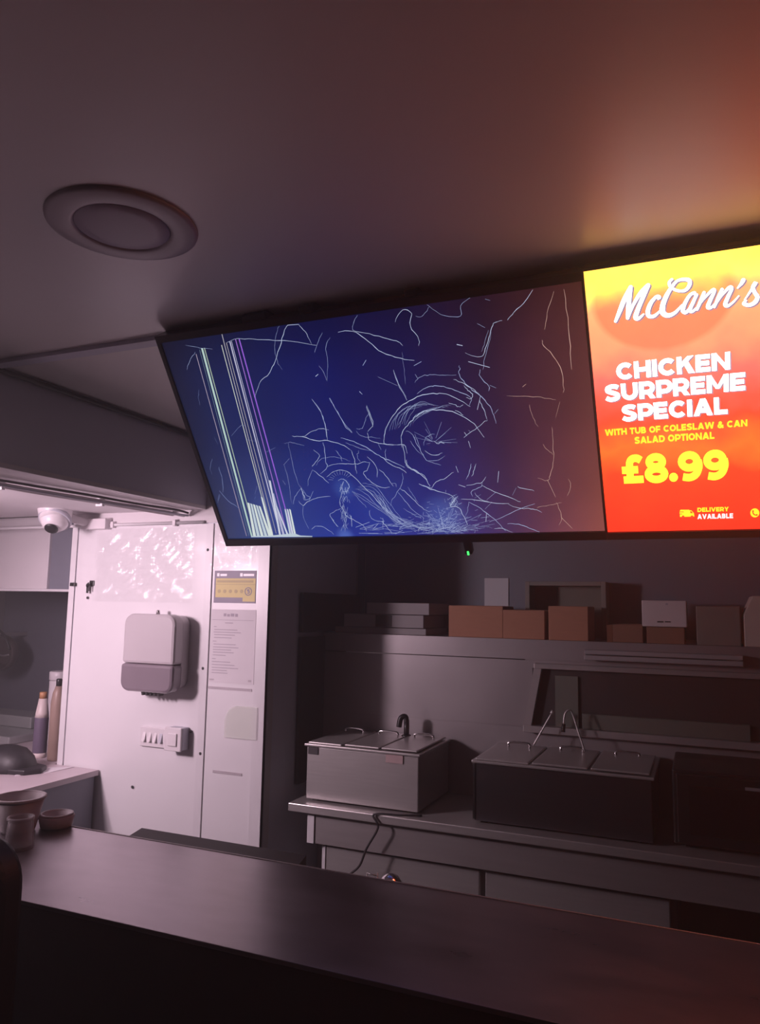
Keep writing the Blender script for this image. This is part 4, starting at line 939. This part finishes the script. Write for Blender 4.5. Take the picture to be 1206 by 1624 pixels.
# bain maries
def bain(name, label, x0, x1, y0, y1, z0, z1, mbody, st):
    r = thing(name, ((x0+x1)/2, (y0+y1)/2, z0), label, 'bain marie', 'bain maries on the prep worktop')
    mk('body', B().box(x0, x1, y0, y1, z0+.008, z1, .004), mbody, r)
    mk('rim', B().box(x0-.008, x1+.008, y0-.010, y1+.004, z1, z1+.010, .003), M_steel, r)
    for fx_ in (x0+.03, x1-.03):
        mk('foot', B().box(fx_-.012, fx_+.012, y0+.02, y1-.02, z0, z0+.008), M_black, r)
    n = 3; w = (x1-x0)/n
    for k in range(n):
        a = x0+w*k+.006; c = a+w-.012
        ld = mk('lid', B().box(a, c, y0-.002+.004*(k % 2), y1-.02, z1+.010+.002*k, z1+.017+.002*k, .003), M_steel, r)
        mk('lid_handle', B().tube(smooth([((a+c)/2-.04, y1-.09, z1+.016+.002*k), ((a+c)/2-.035, y1-.09, z1+.033), ((a+c)/2+.035, y1-.09, z1+.033), ((a+c)/2+.04, y1-.09, z1+.016+.002*k)], 4), .005, 8), M_chrome, ld)
    return r
b1 = bain('bain_marie', 'left steel bain marie with a sticker on its front', -1.432, -.970, 2.68, 3.04, WZ, 1.052, M_steel, True)
p, q = onY(612, 1194, 2.675), onY(639, 1212, 2.675); mk('sticker', B().box(p.x, q.x, 2.676, 2.6795, q.z, p.z), mat('pink_sticker', (.55, .40, .40), .6), b1)
p, q = onY(489, 1184, 2.675), onY(504, 1197, 2.675); mk('sticker', B().box(p.x, q.x, 2.676, 2.6795, q.z, p.z), M_gap, b1)
b2 = bain('bain_marie', 'right steel bain marie, front darkened as shade, with ladles standing in it', -.760, -.165, 2.68, 3.045, WZ, 1.052, M_steelk, False)
mk('front_edge_highlight', B().box(-.764, -.757, 2.676, 2.682, WZ+.01, 1.052), M_chrome, b2)  # chrome strip added as the highlight down the left front edge
# pump tap on the left one, ladles in the right one
p = onY(645, 1165, 2.97); zt3 = onY(640, 1137, 2.97).z
rp_ = thing('sauce_pump', (p.x, 2.97, 1.062), 'black goose neck sauce pump rising from the left bain marie', 'pump')
mk('stem', B().tube([(p.x, 2.97, 1.066), (p.x, 2.97, zt3-.01)], .011, 12), M_black, rp_)
b = B(); b.tube(smooth([(p.x, 2.97, zt3-.02), (p.x-.004, 2.966, zt3+.002), (p.x-.022, 2.96, zt3-.004), (p.x-.028, 2.955, zt3-.04)], 5), .011, 10); mk('spout', b, M_black, rp_)
mk('collar', B().lathe([(.022, 1.062), (.022, 1.072), (.014, 1.078)], (p.x, 2.97, 0), 20), M_black, rp_)
def ladle(label, pa, pb, hook):
    a, c = onY(*pa, 2.95), onY(*pb, 2.97); a.z = max(a.z, 1.068)
    r = thing('ladle', a, label, 'ladle')
    pts = [a, a.lerp(c, .5), c]
    if hook: pts += [c+Vector((-.012, -.004, .010)), c+Vector((-.026, -.008, -.004)), c+Vector((-.030, -.012, -.04))]
    mk('handle', B().tube(smooth(pts, 5), .0035, 8), M_steel, r)
    mk('grip', B().tube([pts[-1], pts[-1]+Vector((-.002, -.002, -.03))] if hook else [c, c+Vector((.006, .002, .012))], .007, 8), M_black if hook else M_steel, r)
ladle('straight thin ladle handle leaning left of the hooked one', (846, 1183), (875, 1132), False)
ladle('hooked ladle handle in the right bain marie', (928, 1192), (908, 1131), True)
# power cable hanging over the front
q = [(-.95, 2.665, WZ+.005), (-1.02, 2.63, WZ+.006), (-1.115, 2.612, WZ+.002)]
pts = [Vector(v) for v in q]+[onY(px, py, 2.607) for px, py in ((600, 1312), (582, 1345), (571, 1372), (556, 1386), (538, 1400), (532, 1440))]
solo('power_cable', B().tube(smooth(pts, 5), .0042, 8), M_rubber, 'black power cable hanging over the worktop edge', 'cable')
# microwave
mz = WZ; mx0, mx1 = -.105, .62
rm = thing('microwave', ((mx0+mx1)/2, 2.95, mz), 'black microwave oven at the right end of the worktop', 'microwave')
mk('body', B().box(mx0, mx1, 2.70, 3.04, mz+.012, 1.09, .006), M_black, rm)
mk('door', B().box(mx0+.012, mx1-.14, 2.685, 2.70, mz+.02, 1.08, .004), M_black, rm)
mk('window', B().box(mx0+.05, mx1-.18, 2.681, 2.686, mz+.05, 1.05, .002), M_glass, rm)
mk('handle', B().box(mx1-.17, mx1-.155, 2.66, 2.685, mz+.05, 1.05, .004), M_steeld, rm)
for x in (mx0+.05, mx1-.05): mk('foot', B().box(x-.015, x+.015, 2.73, 3.02, mz, mz+.012), M_black, rm)
p = onY(1190, 1256, 2.66); 
mk('display_label', B().box(p.x-.012, p.x+.05, 2.682, 2.6855, p.z-.008, p.z+.008), M_cardg, rm)

# ================================================================== BACK WALL
SHZ = 1.474
wl = struct('wall_back_lower', B().box(PX+.004, XR-.004, LWY, YB-.001, 0, SHZ), M_wallst)
# seam lines on the steel wall: real sheets
s1 = onY(680, 1039, LWY).z; s2 = onY(680, 1140, LWY).z
for z0, z1 in ((.02, s2-.002), (s2+.002, s1-.002), (s1+.002, SHZ-.003)):
    mk('steel_sheet', B().box(PX+.006, XR-.01, LWY-.0035, LWY, z0, z1), M_wallst, wl)
mk('sheet_bead', B().box(PX+.006, -.66, LWY-.0055, LWY, s1-.002, s1+.0015), M_chrome, wl)
wl = bpy.data.objects['wall_back']
xq = onY(580, 890, YB).x
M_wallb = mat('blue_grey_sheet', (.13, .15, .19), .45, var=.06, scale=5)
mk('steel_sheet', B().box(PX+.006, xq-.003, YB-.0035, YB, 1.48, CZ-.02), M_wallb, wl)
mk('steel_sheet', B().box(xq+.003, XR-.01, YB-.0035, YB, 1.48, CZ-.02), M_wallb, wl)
# dark board on the return of the partition
solo('dark_board', B().box(PX+.001, PX+.02, 2.84, LWY-.006, .86, 1.46, .002), M_dark, 'dark upright board on the side of the white partition below the carton ledge', 'board')
solo('dark_board', B().box(PX+.001, PX+.02, 2.84, YB-.004, 1.480, 1.648, .002), M_dark, 'dark low board on the side of the white partition above the carton ledge', 'board')
def carton(name, label, pa, pb, depth, m, y=3.075, group=None, z0=SHZ, bev=.003, cat='box', flap=True):
    a, c = onY(*pa, y), onY(*pb, y)
    depth = min(depth, .195)
    x0, x1, z1 = a.x, c.x, a.z
    r = thing(name, ((x0+x1)/2, y+depth/2, z0), label, cat, group)
    mk('carton', B().box(x0, x1, y, y+depth, z0, z1, bev), m, r)
    if flap:
        mk('flap_line', B().box(x0+.002, x1-.002, y+depth*.48, y+depth*.52, z1-.001, z1+.0012), M_cardd, r)
    return r
G1 = 'brown cartons on the back ledge'
carton('cardboard_box', 'brown carton, leftmost of the three standing side by side', (712, 960), (798, 960), .22, M_card, group=G1)
carton('cardboard_box', 'smaller brown carton, middle of the three standing side by side', (798, 967), (864, 967), .20, M_card, group=G1)
carton('cardboard_box', 'brown carton, rightmost of the three standing side by side', (870, 961), (933, 961), .22, M_card, group=G1)
r = carton('cardboard_box', 'low dark brown carton with side flap left of the white box', (972, 990), (1020, 990), .20, M_cardd, group=G1)
p = onY(963, 990, 3.075); q = onY(972, 990, 3.075)
mk('side_flap', B().prism([(p.x, 3.065, SHZ), (q.x, 3.075, SHZ), (q.x, 3.075, q.z), (p.x, 3.065, q.z-.004)], (0, .004, 0)), M_card, r)
carton('cardboard_box', 'dark brown carton under the white box', (1026, 994), (1086, 994), .22, M_cardd, group=G1)
zb2 = onY(1026, 994, 3.075).z
r = carton('white_box', 'white box with small dark print on top of the dark carton', (1018, 952), (1089, 953), .21, M_cardw, z0=zb2+.0015, flap=False)
a = onY(1043, 986, 3.0745); b = B(); b.box(a.x, a.x+.022, 3.0742, 3.0748, a.z-.003, a.z+.003); b.box(a.x+.027, a.x+.048, 3.0742, 3.0748, a.z-.002, a.z+.003); mk('printed_mark', b, M_gap, r)
a = onY(1058, 958, 3.0745); mk('printed_mark', B().box(a.x-.004, a.x+.004, 3.0742, 3.0748, a.z-.003, a.z+.003), M_inkl, r)
carton('grey_carton', 'dim grey green carton between the white box and the beige carton', (1104, 961), (1174, 962), .22, M_gcart, y=3.085)
a, c = onY(1180, 975, 3.075), onY(1194, 945, 3.075); x1 = a.x+.30
r = thing('beige_carton', (a.x+.15, 3.17, SHZ), 'tall beige carton with a slanted top corner at the ledge end', 'box', G1)
mk('carton', B().prism([(a.x, 3.075, SHZ), (a.x, 3.075, a.z), (c.x, 3.075, c.z), (x1, 3.075, c.z), (x1, 3.075, SHZ)], (0, .2, 0), .003), M_beige, r)
mk('flap_line', B().box(a.x+.08, a.x+.083, 3.0738, 3.076, SHZ+.01, c.z-.005), M_card, r)
# flat boxes in the corner
G2 = 'flat grey boxes stacked in the ledge corner'
zlist = [(SHZ, 992, (532, 684)), (None, 974, (548, 684)), (None, 954, (585, 682))]
zc_ = SHZ
for k, (lab, l_, r_, top_) in enumerate((('flat grey box, bottom of the corner stack', 532, 676, 993), ('flat grey box, middle of the corner stack', 546, 672, 973), ('flat grey box, top of the corner stack', 582, 681, 955))):
    a, c = onY(l_, top_, 3.075), onY(r_, top_, 3.075); z1 = a.z
    r = thing('flat_box', ((a.x+c.x)/2, 3.2, zc_+.0015), lab, 'box', G2)
    mk('carton', B().box(a.x, c.x, 3.075, 3.36, zc_+.0015, z1-.001, .002), M_cardg, r)
    if k == 1:
        p, q = onY(596, 975, 3.074), onY(622, 975, 3.074); mk('dark_end', B().box(p.x, q.x, 3.0735, 3.0755, zc_+.004, z1-.003), M_dark, r)
    zc_ = z1
# rails under the shelf
a, c = onY(928, 1030, 3.03), onY(1180, 1060, 3.03); zr = onY(928, 1046, 3.03).z; za = onY(928, 1030, 3.03).z; zm = (zr+za)/2
rr_ = thing('ticket_rail', ((a.x+c.x)/2, 3.03, zr), 'pale double metal rail fixed under the carton ledge', 'rail')
mk('upper_rail', B().box(a.x, c.x, 3.012, 3.0555, zm+.002, za, .003), M_cardg, rr_)
mk('lower_rail', B().box(a.x, c.x, 3.006, 3.0555, zr, zm-.001, .003), M_cardg, rr_)
# hatch on the wall
HT, HB = onY(850, 1051, LWY).z, onY(834, 1158, LWY).z; hxl0, hxl1, hxr = onY(850, 1051, LWY).x, onY(834, 1158, LWY).x, .75
rh = thing('wall_hatch', (0, LWY, HB), 'dark wide hatch with pale frame behind the right bain marie', 'hatch')
fy0, fy1 = LWY-.038, LWY-.0038
mk('frame_top', B().box(hxl0, hxr, fy0, fy1, HT-.02, HT, .002), M_steeld, rh)
mk('frame_bottom', B().box(hxl1, hxr, fy0-.01, fy1, HB, HB+.026, .002), M_steeld, rh)
mk('frame_side', B().prism([(hxl0, fy0, HT-.02), (hxl0+.03, fy0, HT-.02), (hxl1+.03, fy0, HB+.026), (hxl1, fy0, HB+.026)], (0, fy1-fy0, 0)), M_steeld, rh)
mk('frame_side', B().box(hxr, hxr+.03, fy0, fy1, HB, HT), M_steeld, rh)
mk('dark_back', B().box(hxl1+.03, hxr, fy1-.004, fy1, HB+.026, HT-.02), M_dark, rh)
p, q = onY(882, 1100, fy1), onY(918, 1100, fy1)
mk('inner_panel', B().box(p.x, q.x, fy1-.014, fy1-.004, HB+.026, HT-.045), M_hatchg, rh)
p, q = onY(925, 1130, fy1), onY(1190, 1150, fy1)
mk('inner_ledge', B().box(p.x, q.x, fy1-.022, fy1-.004, HB+.026, onY(1000, 1136, fy1).z, .002), M_hatchg, rh)
# white sheet and cupboard frame high on the wall
p, q = onY(769, 917, YB-.006), onY(807, 975, YB-.006)
solo('white_sheet', B().box(p.x, q.x, YB-.008, YB-.0038, q.z, p.z), mat('pale_sheet', (.55, .55, .58), .6, var=.04), 'white paper sheet on the wall behind the brown cartons', 'paper')
p = onY(833, 922, 3.285); q = onY(940, 975, 3.285)
rk = thing('wall_cupboard', ((p.x+q.x)/2, YB, SHZ), 'grey open fronted cupboard on the wall behind the cartons', 'cupboard')
x0, x1, z0, z1 = p.x, p.x+.34, SHZ+.001, p.z
mk('side_panel', B().box(x0, x0+.02, 3.285, YB-.004, z0, z1, .002), M_gcart, rk); mk('side_panel', B().box(x1-.02, x1, 3.285, YB-.004, z0, z1, .002), M_gcart, rk)
mk('top_panel', B().box(x0+.02, x1-.02, 3.285, YB-.004, z1-.018, z1, .002), M_gcart, rk)
mk('back_panel', B().box(x0+.02, x1-.02, YB-.012, YB-.004, z0, z1-.018), M_hatchg, rk)
p = onY(851, 945, 3.285); mk('bright_strip', B().box(p.x-.002, p.x+.002, 3.288, 3.294, z0, z0+.10), M_chrome, rk)  # thin bright upright line, built as a chrome strip
